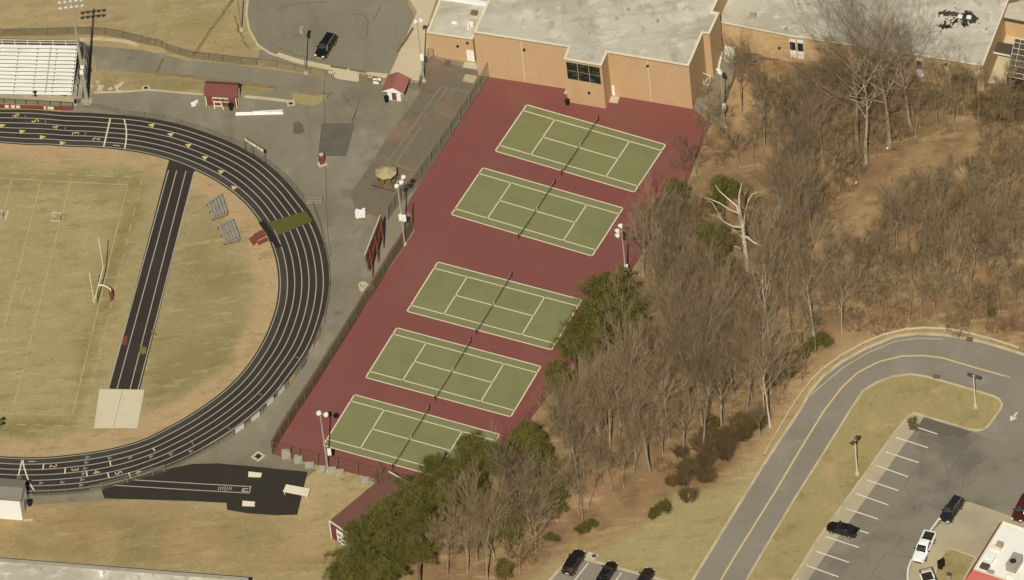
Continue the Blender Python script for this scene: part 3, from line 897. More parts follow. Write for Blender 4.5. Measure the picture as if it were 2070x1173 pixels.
for a, e in (((-60, 357), (258, 374)), ((258, 374), (146, 840)), ((146, 840), (-60, 834)), ((142, 368), (24, 836)), ((83, 365), (-36, 834)), ((24, 362), (-60, 700)), ((52, 575), (41, 615))):
    b.strip(GL([a, e]), .15, Z1, Z1)
text_mesh(b, 'G', G(32, 760), (G(258, 374) - G(0, 358)), 2.4, Z1)
dash((-60, 346), (288, 359), 9)
dash((288, 359), (165, 862), 16)
dash((165, 862), (-60, 856), 6)
struct('field_lines', b, M['field_line'])
b = MB()
ax = (G(258, 374) - G(0, 358)).normalized()
ay = V((-ax.y, ax.x, 0))
text_mesh(b, 'G', G(115, 437.5), -ax, 3.0, Z1, -ay)
text_mesh(b, '1', G(14, 434), -ax, 3.0, Z1, -ay)
text_mesh(b, '0', G(-1, 432.5), -ax, 3.0, Z1, -ay)
struct('yard_numbers', b, M['field_number'])

# jumps apron south of the track
sheet('jump_apron', [(203, 984), (262, 966), (330, 950), (390, 938), (440, 937), (500, 942), (560, 948), (622, 954), (601, 1041), (560, 1042), (500, 1038), (459, 1031), (458, 1017), (380, 1013), (211, 1008)], Z2, M['apron'])
b = MB()
b.strip(GL([(255, 969.6), (399, 978), (507, 984), (503.5, 997), (399.5, 991.5), (211, 980)]), .16, Z3, Z3)
for i in range(7):
    x = 442.5 + i * 4.3
    b.strip(GL([(x, 984.5 if i != 3 else 983), (x - 1, 991 if i != 3 else 993)]), .12, Z3, Z3)
b.strip(GL([(502, 988.5), (492, 988), (490, 993), (501, 994)]), .22, Z3, Z3)
struct('runup_lines', b, M['line'])

# ------------------------------------------------------------------ road and car parks on the right
ROADL = [(2130, 737), (2069, 717), (1995, 694), (1950, 684), (1906, 677.5), (1854.6, 675), (1808.6, 681), (1752, 704), (1701, 732.5), (1665, 760.7), (1640, 790), (1617, 830), (1545.5, 938), (1479, 1045), (1428, 1128), (1360, 1240)]
ROADR = [(2008, 801.6), (1970, 790), (1906, 771), (1872.5, 762), (1839, 757), (1803.5, 762), (1773, 773.5), (1744.6, 791), (1719, 829.7), (1665, 916.7), (1607, 1008), (1535, 1129), (1470, 1240)]
b = MB()
b.flat(GL(ROADL + ROADR[::-1] + [(2030, 815), (2130, 850)]), Z1)
struct('road', b, M['road'])
b = MB()
b.strip(GL([(2041, 763), (1970, 743), (1906, 724), (1867, 719), (1824, 720), (1778, 731), (1734, 753), (1701, 784), (1667, 829), (1625, 896.5), (1566, 996), (1484, 1127), (1418, 1240)]), .28, Z2, Z2)
struct('road_centre_line', b, M['yellow_line'])
sheet('restaurant_car_park', [(2026, 800), (2130, 850), (2130, 1250), (1560, 1250), (1650, 1100), (1800, 888), (1843, 830), (1866, 840), (1960, 868), (1990, 868), (2024, 822)], Z2, M['worn_asphalt'])
sheet('car_park_entry', [(2008, 800), (2030, 760), (2130, 790), (2130, 930), (2040, 905), (1960, 872), (1990, 872), (2024, 830), (2026, 818)], Z3, M['road'])
sheet('gutter_slab', [(1843, 830), (1868, 843), (1847, 873), (1650, 1149), (1590, 1240), (1560, 1240), (1650, 1095), (1808, 875)], Z3, M['drive_concrete'])
isl = [(1470, 1240), (1535, 1129), (1607, 1008), (1665, 916.7), (1719, 829.7), (1744.6, 791), (1773, 773.5), (1803.5, 762), (1839, 757), (1872.5, 762), (1906, 771), (1970, 790), (2008, 801.6), (2020, 808), (2026, 819),
       (2022, 829), (1998, 862), (1988, 869), (1974, 871), (1958, 868), (1866, 841), (1848, 835), (1838, 840), (1808, 876), (1650, 1096), (1560, 1240)]
b = MB()
b.flat(GL(isl), 0.05)
struct('verge', b, M['grass'])
b = MB()
b.strip(GL(isl), .32, 0, .14, closed=True)
struct('verge_kerb', b, M['kerb'])
b = MB()
b.strip(GL(ROADL), .42, 0, .13)
struct('road_kerb', b, M['kerb'])
b = MB()
b.strip(GL([(1640, 798), (1672, 770), (1706, 742), (1755, 713), (1810, 690), (1856, 684), (1906, 686)]), .16, Z2, Z2)
struct('road_edge_seam', b, M['kerb'])
b = MB()
for x0, y0, x1, y1 in ((1831.6, 857, 1895.5, 878), (1811, 884.5, 1876, 905.5), (1790.5, 914, 1857, 935.5), (1770, 941, 1835.5, 964), (1750.5, 970, 1816, 992), (1730, 998, 1795.5, 1021), (1709.5, 1028, 1775, 1049.5),
                       (1688, 1056, 1755.5, 1078.5), (1669, 1085, 1736, 1107), (1650, 1115, 1716, 1137), (1630, 1143, 1695, 1166.5), (1610, 1172, 1676, 1195)):
    b.strip(GL([(x0, y0), (x1, y1)]), .2, Z4, Z4)
b.strip(GL([(1918.5, 1022), (1879, 1075)]), .3, Z4, Z4)
b.strip(GL([(1843, 1131), (1836.5, 1147), (1834.5, 1162), (1836, 1190)]), .3, Z4, Z4)
a, e = G(2056, 834), G(2042, 852)
d = (e - a).normalized()
n_ = V((-d.y, d.x, 0))
b.strip([a, a.lerp(e, .55)], .3, Z4, Z4)
b.flat([e, a.lerp(e, .5) + n_ * .6, a.lerp(e, .5) - n_ * .6], Z4)
struct('bay_lines', b, M['park_line'])
sheet('drive_lane', [(1944, 1019), (1952, 1015), (1962, 1015.5), (2062, 1050), (2090, 1062), (2060, 1100), (1985, 1190), (1890, 1240), (1836, 1240), (1838, 1160), (1846, 1130), (1882, 1077)], Z3, M['drive_concrete'])
ins = [(1893, 1200), (1891, 1165), (1893, 1148), (1902, 1128), (1914, 1113), (1924, 1110), (1972, 1127), (1950, 1170), (1935, 1200)]
b = MB()
b.flat(GL(ins), .05)
struct('planter_grass', b, M['grass'])
b = MB()
b.strip(GL(ins), .2, 0, .13, closed=True)
struct('planter_kerb', b, M['kerb'])
sheet('south_car_park', [(1112, 1174), (1160, 1123), (1184, 1131), (1345, 1174), (1400, 1260), (1030, 1260)], Z1, M['road'])
b = MB()
b.strip(GL([(1050, 1240), (1112, 1173), (1158.5, 1122.5), (1184, 1131), (1260, 1152), (1345, 1174.5), (1420, 1195)]), .4, 0, .13)
struct('south_kerb', b, M['kerb'])
b = MB()
for x0, y0, x1, y1 in ((1189.6, 1138, 1155, 1182), (1256.6, 1158, 1225, 1200), (1330, 1180, 1300, 1220)):
    b.strip(GL([(x0, y0), (x1, y1)]), .18, Z2, Z2)
struct('south_bay_lines', b, M['park_line'])
sheet('manhole_slab', [(1190.6, 1115.6), (1211, 1121.7), (1201, 1133), (1182.5, 1126)], Z2, M['concrete'])

# worn soil lines, patches and cracks
b = MB()


def wob(pts, k=4, amp=.25):
    o = []
    pts = GL(pts)
    for a, e in zip(pts, pts[1:]):
        for i in range(k):
            p = a.lerp(e, i / k)
            o.append(p + V((random.uniform(-amp, amp), random.uniform(-amp, amp), 0)))
    return o + [pts[-1]]


b.strip(wob([(480, -12), (455, 22), (430, 55), (410, 84), (394, 110)], 6, .12), .55, Z1, Z1)
b.strip(wob([(312, 149), (360, 152), (420, 159.5), (500, 170), (562, 179)], 5, .15), .6, Z2, Z2)
b.strip(wob([(606, 184), (640, 187), (666, 190), (661, 200)], 5, .1), .5, Z3, Z3)
b.strip(wob([(476, 30), (483, 60), (492, 80), (505, 100)], 5, .2), .35, Z1, Z1)
struct('soil_path', b, M['soil'])
b = MB()
b.strip(wob([(160, 81), (200, 79.5), (240, 83), (265, 88), (279, 93)], 4, .1), .6, 0, .12)
struct('path_kerb', b, M['kerb'])
b = MB()
for pts, w_ in (([(329, 119), (323, 133), (317, 148)], .3), ([(668, 134.5), (690, 138), (701, 140)], .35), ([(707, 141), (730, 145), (741, 147)], .35), ([(835, 57), (820, 82), (803, 105)], .4)):
    b.strip(GL(pts), w_, 0, .09)
struct('timber_edging', b, M['timber'])
sheet('tarmac_link', [(565, 179), (588, 183), (592, 201), (561, 196)], Z3, M['asphalt'])
b = MB()
for pts in ([(1903, 918), (1912, 935), (1918, 955), (1916, 975), (1906, 985), (1920, 1000), (1935, 1004), (1945, 990), (1948, 965), (1940, 950), (1950, 940), (1965, 930), (1975, 917)],
            [(1940, 950), (1932, 935), (1938, 925), (1958, 917), (1980, 915)], [(1906, 985), (1900, 975), (1912, 960)], [(1925, 1003), (1915, 1020), (1900, 1030), (1870, 1015), (1850, 1010), (1845, 1030), (1855, 1035), (1866, 1015)],
            [(1955, 948), (1970, 940), (1976, 955), (1968, 975), (1950, 985)], [(1770, 1085), (1800, 1100), (1820, 1108), (1845, 1128)], [(1812, 1110), (1820, 1090), (1828, 1083)], [(1768, 1075), (1766, 1095), (1752, 1120), (1756, 1140)],
            [(1790, 1118), (1770, 1150), (1760, 1165)], [(1790, 1118), (1845, 1128)], [(1866, 882), (1930, 905), (1968, 893)], [(1760, 1165), (1850, 1190)], [(1850, 1010), (1830, 985), (1842, 960)]):
    b.strip(wob(pts, 5, .16), .07, Z4, Z4)
struct('asphalt_cracks', b, M['crack'])
b = MB()
for pts in ([(658, 330), (660, 420), (668, 520)], [(655, 160), (657, 250)], [(728, 196), (712, 245)], [(690, 190), (720, 225), (712, 250)], [(730, 190), (700, 205)], [(560, 20), (600, 8), (660, 4)], [(700, 30), (735, 28), (745, 45), (742, 75)], [(770, 12), (755, 40)],
            [(615, 66), (590, 78)], [(570, 66), (578, 76)], [(560, 95), (600, 112), (640, 120)]):
    b.strip(wob(pts, 6, .12), .12, Z4, Z4)
struct('tarmac_cracks', b, M['dark_patch'])
sheet('wet_stain', [(1868, 843), (1906, 856), (1962, 873), (1948, 886), (1930, 880), (1900, 884), (1885, 876), (1850, 872)], Z2 + .002, M['crack'])
sheet('tar_blot', [(594, 248), (604, 246), (612, 252), (616, 268), (600, 272), (592, 270)], Z3, M['crack'])
UP = V((0, 0, 1))


# ------------------------------------------------------------------ fences
def fence(name, label, px, h, mesh, group=None, rail='galv', post_r=0.045, step=0, rail_r=0.035, sub=None, mid=False):
    pts = GL(px)
    t = thing(name, label, 'fence', pts[0], group)
    pan, rl = MB(), MB()
    for a, e in zip(pts, pts[1:]):
        pan.quad(a + UP * .03, e + UP * .03, e + UP * h, a + UP * h)
        rl.tube([a + UP * h, e + UP * h], rail_r, 5)
        if mid:
            rl.tube([a + UP * h * .5, e + UP * h * .5], rail_r * .8, 5)
    pan.build('wire_panel', mesh, t)
    rl.build('top_rail', rail, t)
    pp = []
    if step:
        for a, e in zip(pts, pts[1:]):
            k = max(1, round((e - a).length / step))
            pp += [a.lerp(e, i / k) for i in range(k)]
        pp.append(pts[-1])
    else:
        pp = pts
    for p in pp:
        q = MB()
        q.tube([p, p + UP * (h + .08)], post_r, 6)
        q.build('post', rail, t)
    return t


FG = 'chain link fences of the school grounds'
fence('chain_link_fence', 'low chain link fence along the north curve of the track from bleachers to gate',
      [(168, 219), (205, 223), (235, 229), (261.5, 235.3), (291.6, 238.5), (330, 243.7), (365.7, 252.6), (400, 262.8), (434, 275), (466, 288), (505, 309.6), (531.7, 327.5), (556, 345.4), (579, 366.5), (599, 388), (617, 412)], 1.3, 'chain_link', FG, mid=False)
fence('chain_link_fence', 'low chain link fence with banners around the east and south curve of the track',
      [(633, 420.7), (648, 463), (657, 501), (666, 540), (667.7, 582.4), (664.5, 611.8), (658.7, 641), (649, 671), (637, 698), (624, 723), (603, 756.5), (583, 783.4), (559.5, 803), (531.8, 836), (508, 855), (471.7, 883), (438.5, 903), (412, 917), (367.5, 939.5), (332.4, 954)], 1.25, 'chain_link', FG)
fence('chain_link_gate', 'double chain link gate between the track and the black jumping apron',
      [(332.4, 954), (309.3, 960.6), (258, 976), (207.7, 990), (183.5, 995.5)], 1.4, 'chain_link', FG, mid=True, post_r=.07)
fence('chain_link_fence', 'short low chain link fence between the track and the white shed',
      [(183.5, 995.5), (134, 1000.7), (99, 1002.6), (65, 1003)], 1.25, 'chain_link_dark', FG)
fence('chain_link_fence', 'chain link fence along the grass field above the bleachers and the tarmac path',
      [(-60, 74), (9, 74.5), (50, 73), (94.6, 73), (135, 71), (174, 70.5), (211, 72), (248, 78), (285, 88), (299, 91), (313, 94), (326, 97), (337, 103), (363, 112), (390, 120), (421, 123), (450, 126.5), (486, 131), (519, 133)], 1.75, 'chain_link_dark', FG)
fence('chain_link_fence', 'chain link fence below the cul-de-sac between the grass corner and the walk gate',
      [(519, 133), (559, 138.5), (595, 145), (627, 152), (659, 158), (674, 160)], 1.7, 'chain_link', FG)
fence('chain_link_fence', 'short chain link panel with small signs next to the white ticket booth',
      [(727, 163.5), (744, 167), (770, 172.5)], 1.7, 'chain_link_dark', FG)
fence('chain_link_fence', 'chain link fence from the ticket booth along the pale walk to the school',
      [(826, 178), (836, 181), (847, 183), (851, 172), (856, 155), (861, 135), (866.5, 116.5), (877, 119)], 2.0, 'chain_link', FG, post_r=.05)
fence('chain_link_fence', 'tall grey chain link fence between the faded old court and the maroon tennis surface',
      [(990, 155), (970, 187), (950, 219), (930, 249), (911, 279), (891, 309), (871, 337), (851, 367), (834, 390), (817, 405)], 3.3, 'grey_screen', FG, post_r=.06)
fence('chain_link_fence', 'short tall chain link section turning in beside the octagonal pavilion', [(810, 409), (797, 427), (785, 447)], 3.2, 'grey_screen', FG, post_r=.06)
fence('chain_link_fence', 'tall brown screened fence along the west side of the lower tennis courts',
      [(835, 437), (835, 466), (815, 499), (793.6, 531), (776.5, 559.5), (758.6, 589), (742, 612), (722.8, 645), (706, 672), (688, 701), (671, 727), (652, 758), (633, 788), (617, 812), (602, 834), (585, 861), (568, 888), (551, 918.7)], 2.9, 'wind_screen', FG, rail='timber', post_r=.06)
fence('chain_link_fence', 'rusty see-through fence closing the south end of the tennis courts',
      [(551, 918.7), (588, 928), (606, 933), (643, 942), (683, 952), (724, 961.5), (763, 971), (800, 980), (832, 989)], 2.7, 'rust_mesh', FG, rail='timber', post_r=.06, mid=True)
fence('chain_link_fence', 'thin maroon fence line along the wooded east side of the tennis courts',
      [(1402, 221), (1418, 235), (1435, 249), (1427, 275), (1407, 325), (1388, 374), (1347, 440), (1305, 502), (1265, 568), (1184, 702), (1048, 882), (985, 970)], 2.2, 'rust_mesh', FG, rail='timber', post_r=.035, step=3.2, rail_r=.02)
fence('railing', 'low dark railing in front of the white bleachers at the top left', [(-40, 207), (8, 209), (31, 210.5), (53, 211.5), (77, 212.5), (101, 214), (123, 215), (148, 217)], 1.0, 'chain_link_dark', FG, rail='dark')

# banners hung on the track fence
BG = 'banners hung on the track fence'
for px, L, m, lab in (((484.5, 872), 1.7, 'banner_white', 'white banner on the track fence, lowest of the row'), ((516.5, 848.5), 1.75, 'banner_white', 'white banner on the track fence, second from the low end of the row'),
                      ((546, 818), 1.6, 'banner_white', 'white banner on the track fence between a yellow one and two other white ones'), ((568.5, 796), 1.7, 'banner_white', 'white banner just below the yellow banner on the track fence'),
                      ((591, 772.5), 1.75, 'banner_yellow', 'mustard yellow banner on the track fence'), ((613, 742.5), 1.7, 'banner_grey', 'dull grey banner above the yellow one on the track fence'),
                      ((629.5, 713), 1.7, 'banner_white', 'pale banner above the grey one on the track fence'), ((643, 684), 1.5, 'banner_yellow', 'faint yellowish banner high in the row on the track fence'),
                      ((652.5, 661), 1.5, 'banner_white', 'pale banner at the upper end of the row on the track fence')):
    th_, f = trk_at(*px)
    c = G(*px)
    tg = V((-math.sin(th_), math.cos(th_), 0))
    nr = V((math.cos(th_), math.sin(th_), 0))
    c = c + nr * .12
    b = MB()
    b.obox(c + UP * .68, tg * L / 2, nr * .015, UP * .5)
    o = b.build('banner', m, None, c)
    tag(o, lab, 'banner', BG)

# long banner board on the north part of the track fence
t = thing('sponsor_board', 'narrow green board of pale sign panels standing over the track fence north of the curve', 'sign', G(512, 312))
a, e = G(497, 305), G(537, 330)
d = (e - a).normalized()
b = MB()
b.bar(a + UP * 2.6, e + UP * 2.6, .06, .75)
b.build('back_board', 'sign_green', t)
n_ = V((d.y, -d.x, 0))
for k, wv, m in ((.11, .62, 'cream'), (.3, .6, 'cream'), (.5, .9, 'white'), (.72, .6, 'cream'), (.9, .6, 'white')):
    p = a.lerp(e, k) + UP * 2.6 + n_ * .06
    b = MB()
    b.obox(p, d * wv / 2, n_ * .02, UP * .22)
    b.build('sign_panel', m, t)
for p in (a, a.lerp(e, .4), e):
    b = MB()
    b.tube([p, p + UP * 2.9], .05, 6)
    b.build('post', 'dark', t)

# gate frame by the track
t = thing('barrier_gate', 'grey tubular gate standing across the tarmac at the edge of the track', 'gate', G(633, 412))
b = MB()
c4 = [G(619, 411), G(651, 412)]
for z in (.15, .65, 1.15):
    b.tube([c4[0] + UP * z, c4[1] + UP * z], .04, 6)
b.build('rails', 'steel', t)
for p in c4:
    b = MB()
    b.tube([p, p + UP * 1.3], .06, 6)
    b.build('post', 'steel', t)


# ------------------------------------------------------------------ flood light poles
def lamp_head(t, p, r, facing, m='lens'):
    """bowl floodlight"""
    b = MB()
    f = V(facing).normalized()
    s_ = f.cross(UP).normalized()
    k = 10
    vs = []
    for i, (rr, dd) in enumerate(((r, r * .35), (r * .96, .0), (r * .55, -r * .55), (r * .22, -r * .85))):
        for j in range(k):
            a = 2 * PI * j / k
            vs.append(p + f * dd + (s_ * math.cos(a) + s_.cross(f) * math.sin(a)) * rr)
    fs = [(i * k + j, i * k + (j + 1) % k, (i + 1) * k + (j + 1) % k, (i + 1) * k + j) for i in range(3) for j in range(k)]
    fs.append(tuple(range(k)))
    fs.append(tuple(range(4 * k - 1, 3 * k - 1, -1)))
    b.add(vs, fs)
    return b.build('floodlight', m, t)


def court_pole(label, base, lamps, box, facing, group='court floodlight poles'):
    g = G(*base)
    mean = (sum(l[0] for l in lamps) / len(lamps), sum(l[1] for l in lamps) / len(lamps))
    H = hgt(base, mean)
    t = thing('floodlight_pole', label, 'light pole', g, group)
    b = MB()
    b.tube([g, g + UP * H * .5, g + UP * (H + .2)], [.15, .12, .08], 10)
    b.build('pole', 'pole_grey', t)
    b = MB()
    b.tube([g, g + UP * .3], [.34, .30], 10)
    b.build('footing', 'concrete', t)
    top = g + UP * H
    arm = MB()
    for l in lamps:
        # lamp position: on the pole-top plane facing the viewer side, offset measured from the pole axis
        dz = (mean[1] - l[1]) / 9.44 * .5
        tx = G(l[0], l[1], H + dz)
        off = V((tx.x - top.x, tx.y - top.y, 0))
        if off.length > 1.6:
            off = off.normalized() * 1.6
        p = top + off + UP * dz
        arm.tube([top - UP * .1, p], .045, 6)
        lamp_head(t, p, .44, V(facing) + V((0, 0, -.9)))
    arm.build('cross_arm', 'steel', t)
    for bx in box:
        z = hgt(base, bx) - .2
        q = G(bx[0], bx[1], z)
        q = g + V((q.x - g.x, min(-.2, q.y - g.y), z)) if abs(q.x - g.x) < .8 else g + V((.2, -.25, z))
        b = MB()
        b.box(q, .55, .34, 1.15)
        b.build('control_box', 'white', t)


court_pole('tall pole with two round floodlights at the lower left corner of the courts', (663, 953), [(643.5, 835), (658, 838)], [(666, 916)], (.6, .5, 0))
court_pole('pole with three round floodlights and two white boxes beside the octagonal pavilion', (818, 494), [(815, 358), (811, 368.5), (801.5, 376)], [(810, 441), (817.5, 443.5)], (.7, -.3, 0))
court_pole('pole with three round floodlights on the wooded side of the second court', (1268, 580), [(1254.5, 456.5), (1248, 466.5), (1248.5, 476)], [(1266, 543)], (-.8, -.2, 0))
court_pole('floodlight pole at the corner of the paved yard right of the brick gym', (1466, 256), [(1455.5, 147), (1452.5, 141)], [(1463.5, 218)], (-.6, -.5, 0))
court_pole('tall thin floodlight pole at the pale walk beside the low brick wing', (857, 164), [(840, 43.5), (851, 41)], [(853, 117.5)], (.5, -.5, 0))

# stadium pole with a ten lamp rack
g = G(176, 206)
t = thing('stadium_light_pole', 'very tall steel stadium pole with a ten lamp rack beside the white bleachers', 'light pole', g)
H = 21.3
b = MB()
b.tube([g, g + UP * H * .4, g + UP * (H + .8)], [.34, .25, .13], 12)
b.build('pole', 'steel', t)
b = MB()
b.tube([g - V((0, .1, 0)), g + UP * .35], [1.0, .95], 8)
b.build('footing', 'concrete', t)
b = MB()
for z in (H - .7, H + .5):
    b.bar(g + UP * z + V((-1.95, -.1, 0)), g + UP * z + V((1.75, -.1, 0)), .12)
b.build('lamp_rack', 'steel', t)
for z in (H - .7, H + .5):
    for i in range(5):
        lamp_head(t, g + V((-1.8 + i * .85, -.35, z)), .34, (-.3 + .15 * i, -.8, -.45))
b = MB()
b.box(g + V((-.1, -.42, 6.4)), .5, .3, .7)
b.box(g + V((.1, -.42, 7.6)), .5, .3, .5)
b.build('control_box', 'white', t)
# its partner west of the frame whose shadow reaches the field
g = G(-9, 962)
t = thing('stadium_light_pole', 'stadium pole just outside the lower left whose lamp shadow falls on the field edge', 'light pole', g)
b = MB()
b.tube([g, g + UP * 12.6], [.2, .1], 10)
b.build('pole', 'steel', t)
for z in (11.6, 12.6):
    lamp_head(t, g + UP * z + V((.5, -.2, 0)), .42, (.2, -.8, -.5))


def street_lamp(label, base, heads, H, m='steel', group='car park lamp posts', headm='dark_panel'):
    g = G(*base)
    t = thing('street_lamp', label, 'lamp post', g, group)
    b = MB()
    b.tube([g, g + UP * H], [.11, .07], 8)
    b.build('pole', m, t)
    b = MB()
    b.tube([g, g + UP * .45], [.34, .30], 10)
    b.build('footing', 'concrete', t)
    for hd in heads:
        q = G(hd[0], hd[1], H)
        off = V((q.x - g.x, q.y - g.y, 0))
        b = MB()
        b.tube([g + UP * H, g + off * .6 + UP * H], .05, 6)
        hb = MB()
        d = off.normalized()
        n_ = V((-d.y, d.x, 0))
        hb.obox(g + off + UP * H, d * .42, n_ * .24, UP * .1)
        hb.obox(g + off + UP * (H + .13), d * .3, n_ * .16, UP * .05)
        o = b.build('arm', m, t)
        hb.build('lamp_head', headm, t)


street_lamp('white lamp post with two dark heads on the grass tongue by the road bend', (1972, 824), [(1961, 757.5), (1976, 762)], 6.8, 'cream')
street_lamp('white lamp post on the grass verge beside the restaurant parking bays', (1733, 960), [(1732, 885), (1724, 895)], 7.1, 'cream')
street_lamp('thin grey lamp post beside the black car in the cul-de-sac', (619, 148), [(609.5, 58), (608.5, 65)], 9.1, 'galv', headm='steel')
street_lamp('thin grey lamp post on the grass at the top, left of the cul-de-sac kerb', (488.5, 61.5), [(478, -31), (481, -26)], 9.4, 'galv', headm='steel')


# ------------------------------------------------------------------ the school
def ring_block(t, pts, H, wall, roof, coping, inset=.32, roof_drop=.22, lip=.06, wname='wall', rname='flat_roof', cname='coping'):
    """walled block with parapet; pts are roof outline points (world xy)"""
    a = sum(p.x * q.y - q.x * p.y for p, q in zip(pts, pts[1:] + pts[:1]))
    if a < 0:
        pts = pts[::-1]
    b = MB()
    n = len(pts)
    for i in range(n):
        p, q = pts[i], pts[(i + 1) % n]
        b.quad(V((p.x, p.y, 0)), V((q.x, q.y, 0)), V((q.x, q.y, H)), V((p.x, p.y, H)))
    b.build(wname, wall, t)
    b = MB()
    b.flat(pts, H - roof_drop)
    b.build(rname, roof, t)
    b = MB()
    b.strip(pts, inset + lip, H - roof_drop - .02, H + .03, closed=True, side=1)
    # push the ring outwards by lip so it overhangs the wall
    b.build(cname, coping, t)
    return pts


HG = 9.15
school = thing('school_building', 'long tan brick school with pale flat roofs behind the tennis courts', 'school', G(1148, 205))
gym = [G(x, y, HG) for x, y in ((957, 66), (1148, 95.5), (1139, 120), (1216, 133.5), (1228, 106.5), (1392.5, 134), (1421, 67.5), (1434.5, 69), (1455, 25.5), (1441, 22.5), (1500, -105), (1020, -75))]
ring_block(school, gym, HG, 'brick', 'roof', 'coping')
HL = 4.8
low = [G(x, y, HL) for x, y in ((861.6, 67), (955.5, 80.5), (1003, -30), (905, -45))]
ring_block(school, low, HL, 'brick', 'roof', 'coping')
b = MB()
b.strip([G(896, -4, HL), G(985, 9, HL)], .6, HL - .2, HL + .35)
b.build('parapet', 'white', school)
HR = 5.4
right = [G(x, y, HR) for x, y in ((1446, 44), (1594.5, 73.5), (1880, 116.5), (1987, 134), (2036, 8), (2075, -95), (1530, -150))]
ring_block(school, right, HR, 'brick_tan', 'roof', 'coping', inset=.2)


def face_panel(parent, name, a, e, z0, z1, m, proud=.04, th=.08):
    """flat panel on a wall between ground points a and e"""
    d = (e - a).normalized()
    n_ = V((d.y, -d.x, 0))
    b = MB()
    c = (a + e) / 2 + n_ * (proud)
    b.obox(V((c.x, c.y, (z0 + z1) / 2)), d * (e - a).length / 2, n_ * th / 2, UP * (z1 - z0) / 2)
    return b.build(name, m, parent), d, n_


# gym window in the projecting bay
A, E_ = G(1139, 120, HG), G(1216, 133.5, HG)
A.z = E_.z = 0
a, e = A.lerp(E_, .06), A.lerp(E_, .95)
wz0, wz1 = HG - 4.0, HG - .35
fr, d, n_ = face_panel(school, 'window', a, e, wz0, wz1, 'steel', .02, .06)
for i in range(3):
    for j in range(2):
        p, q = a.lerp(e, (i + .03) / 3), a.lerp(e, (i + .97) / 3)
        z0 = wz0 + (wz1 - wz0) * (j + .03) / 2
        z1 = wz0 + (wz1 - wz0) * (j + .97) / 2
        b = MB()
        c = (p + q) / 2 + n_ * .06
        b.obox(V((c.x, c.y, (z0 + z1) / 2)), d * (q - p).length / 2, n_ * .02, UP * (z1 - z0) / 2)
        b.build('pane', 'glass', fr)
# double door of the low wing with landing
A, E_ = G(861.6, 67, HL), G(955.5, 80.5, HL)
A.z = E_.z = 0
a, e = A.lerp(E_, .84), A.lerp(E_, .995)
dr, d, n_ = face_panel(school, 'double_door', a, e, .1, 2.4, 'white')
b = MB()
b.obox(V(((a + e) / 2).to_tuple()) + n_ * .1 + UP * 1.25, d * .02, n_ * .02, UP * 1.1)
b.build('door_gap', 'steel', dr)
sheet('door_landing', [(939, 125), (962, 128), (967, 141), (935, 137)], Z3, M['concrete'])
sheet('worn_patch', [(941, 150), (965, 154), (957, 169), (935, 164)], Z3, M['drive_concrete'])
sheet('tar_stain', [(900, 122), (912, 123), (910, 136), (898, 133)], Z3, M['dark_patch'])
# side door beside the bay with a small step
A = G(1229.6, 219.5)
e1, e2 = G(1232.5, 196), G(1236, 178)
sheet('door_step', [(1231, 207), (1248, 209.5), (1253, 196), (1235, 194)], Z3, M['concrete'])
Bf, Cf = G(1228, 106.5, HG), G(1392.5, 134, HG)
Bf.z = Cf.z = 0
face_panel(school, 'door', Bf.lerp(Cf, .012), Bf.lerp(Cf, .045), .1, 2.2, 'white')
sheet('door_step', [(1139, 189), (1146, 178), (1146, 192)], Z3, M['concrete'])
# expansion joints, wall lamps
Af, Ab = G(957, 66, HG), G(1148, 95.5, HG)
Af.z = Ab.z = 0
for P_, Q_, k, h in ((Af, Ab, .5, HG), (Bf, Cf, .49, HG), (G(1446, 44, HR), G(1594.5, 73.5, HR), .3, HR)):
    p = P_.lerp(Q_, k)
    d = V((Q_.x - P_.x, Q_.y - P_.y, 0)).normalized()
    p = V((p.x, p.y, 0))
    face_panel(school, 'downspout', p - d * .04, p + d * .04, .1, h - .3, 'coping', .02, .05)
for P_, Q_, k, z in ((Af, Ab, .53, 7.2), (Bf, Cf, .49, 7.8), (G(861.6, 67, HL), G(955.5, 80.5, HL), .66, 3.0), (G(861.6, 67, HL), G(955.5, 80.5, HL), .88, 4.0), (G(1139, 120, HG), G(1216, 133.5, HG), .6, 2.9),
                     (G(1446, 44, HR), G(1594.5, 73.5, HR), .86, 2.5), (G(1880, 116.5, HR), G(1987, 134, HR), .3, 4.6)):
    p = P_.lerp(Q_, k)
    d = V((Q_.x - P_.x, Q_.y - P_.y, 0)).normalized()
    p = V((p.x, p.y, 0))
    face_panel(school, 'wall_lamp', p - d * .17, p + d * .17, z - .18, z + .18, 'dark', .12, .24)
# right wing windows
A, E_ = G(1594.5, 73.5, HR), G(1880, 116.5, HR)
A.z = E_.z = 0
for k in (.0, .055, .8, .9):
    a, e = A.lerp(E_, k + .002), A.lerp(E_, k + .045)
    fr, d, n_ = face_panel(school, 'window', a, e, 1.0, HR - .5, 'white', .02, .06)
    for z0, z1 in ((2.6, 4.3),):
        b = MB()
        c = (a + e) / 2 + n_ * .07
        b.obox(V((c.x, c.y, (z0 + z1) / 2)), d * (e - a).length * .46, n_ * .02, UP * (z1 - z0) / 2)
        b.build('pane', 'glass', fr)
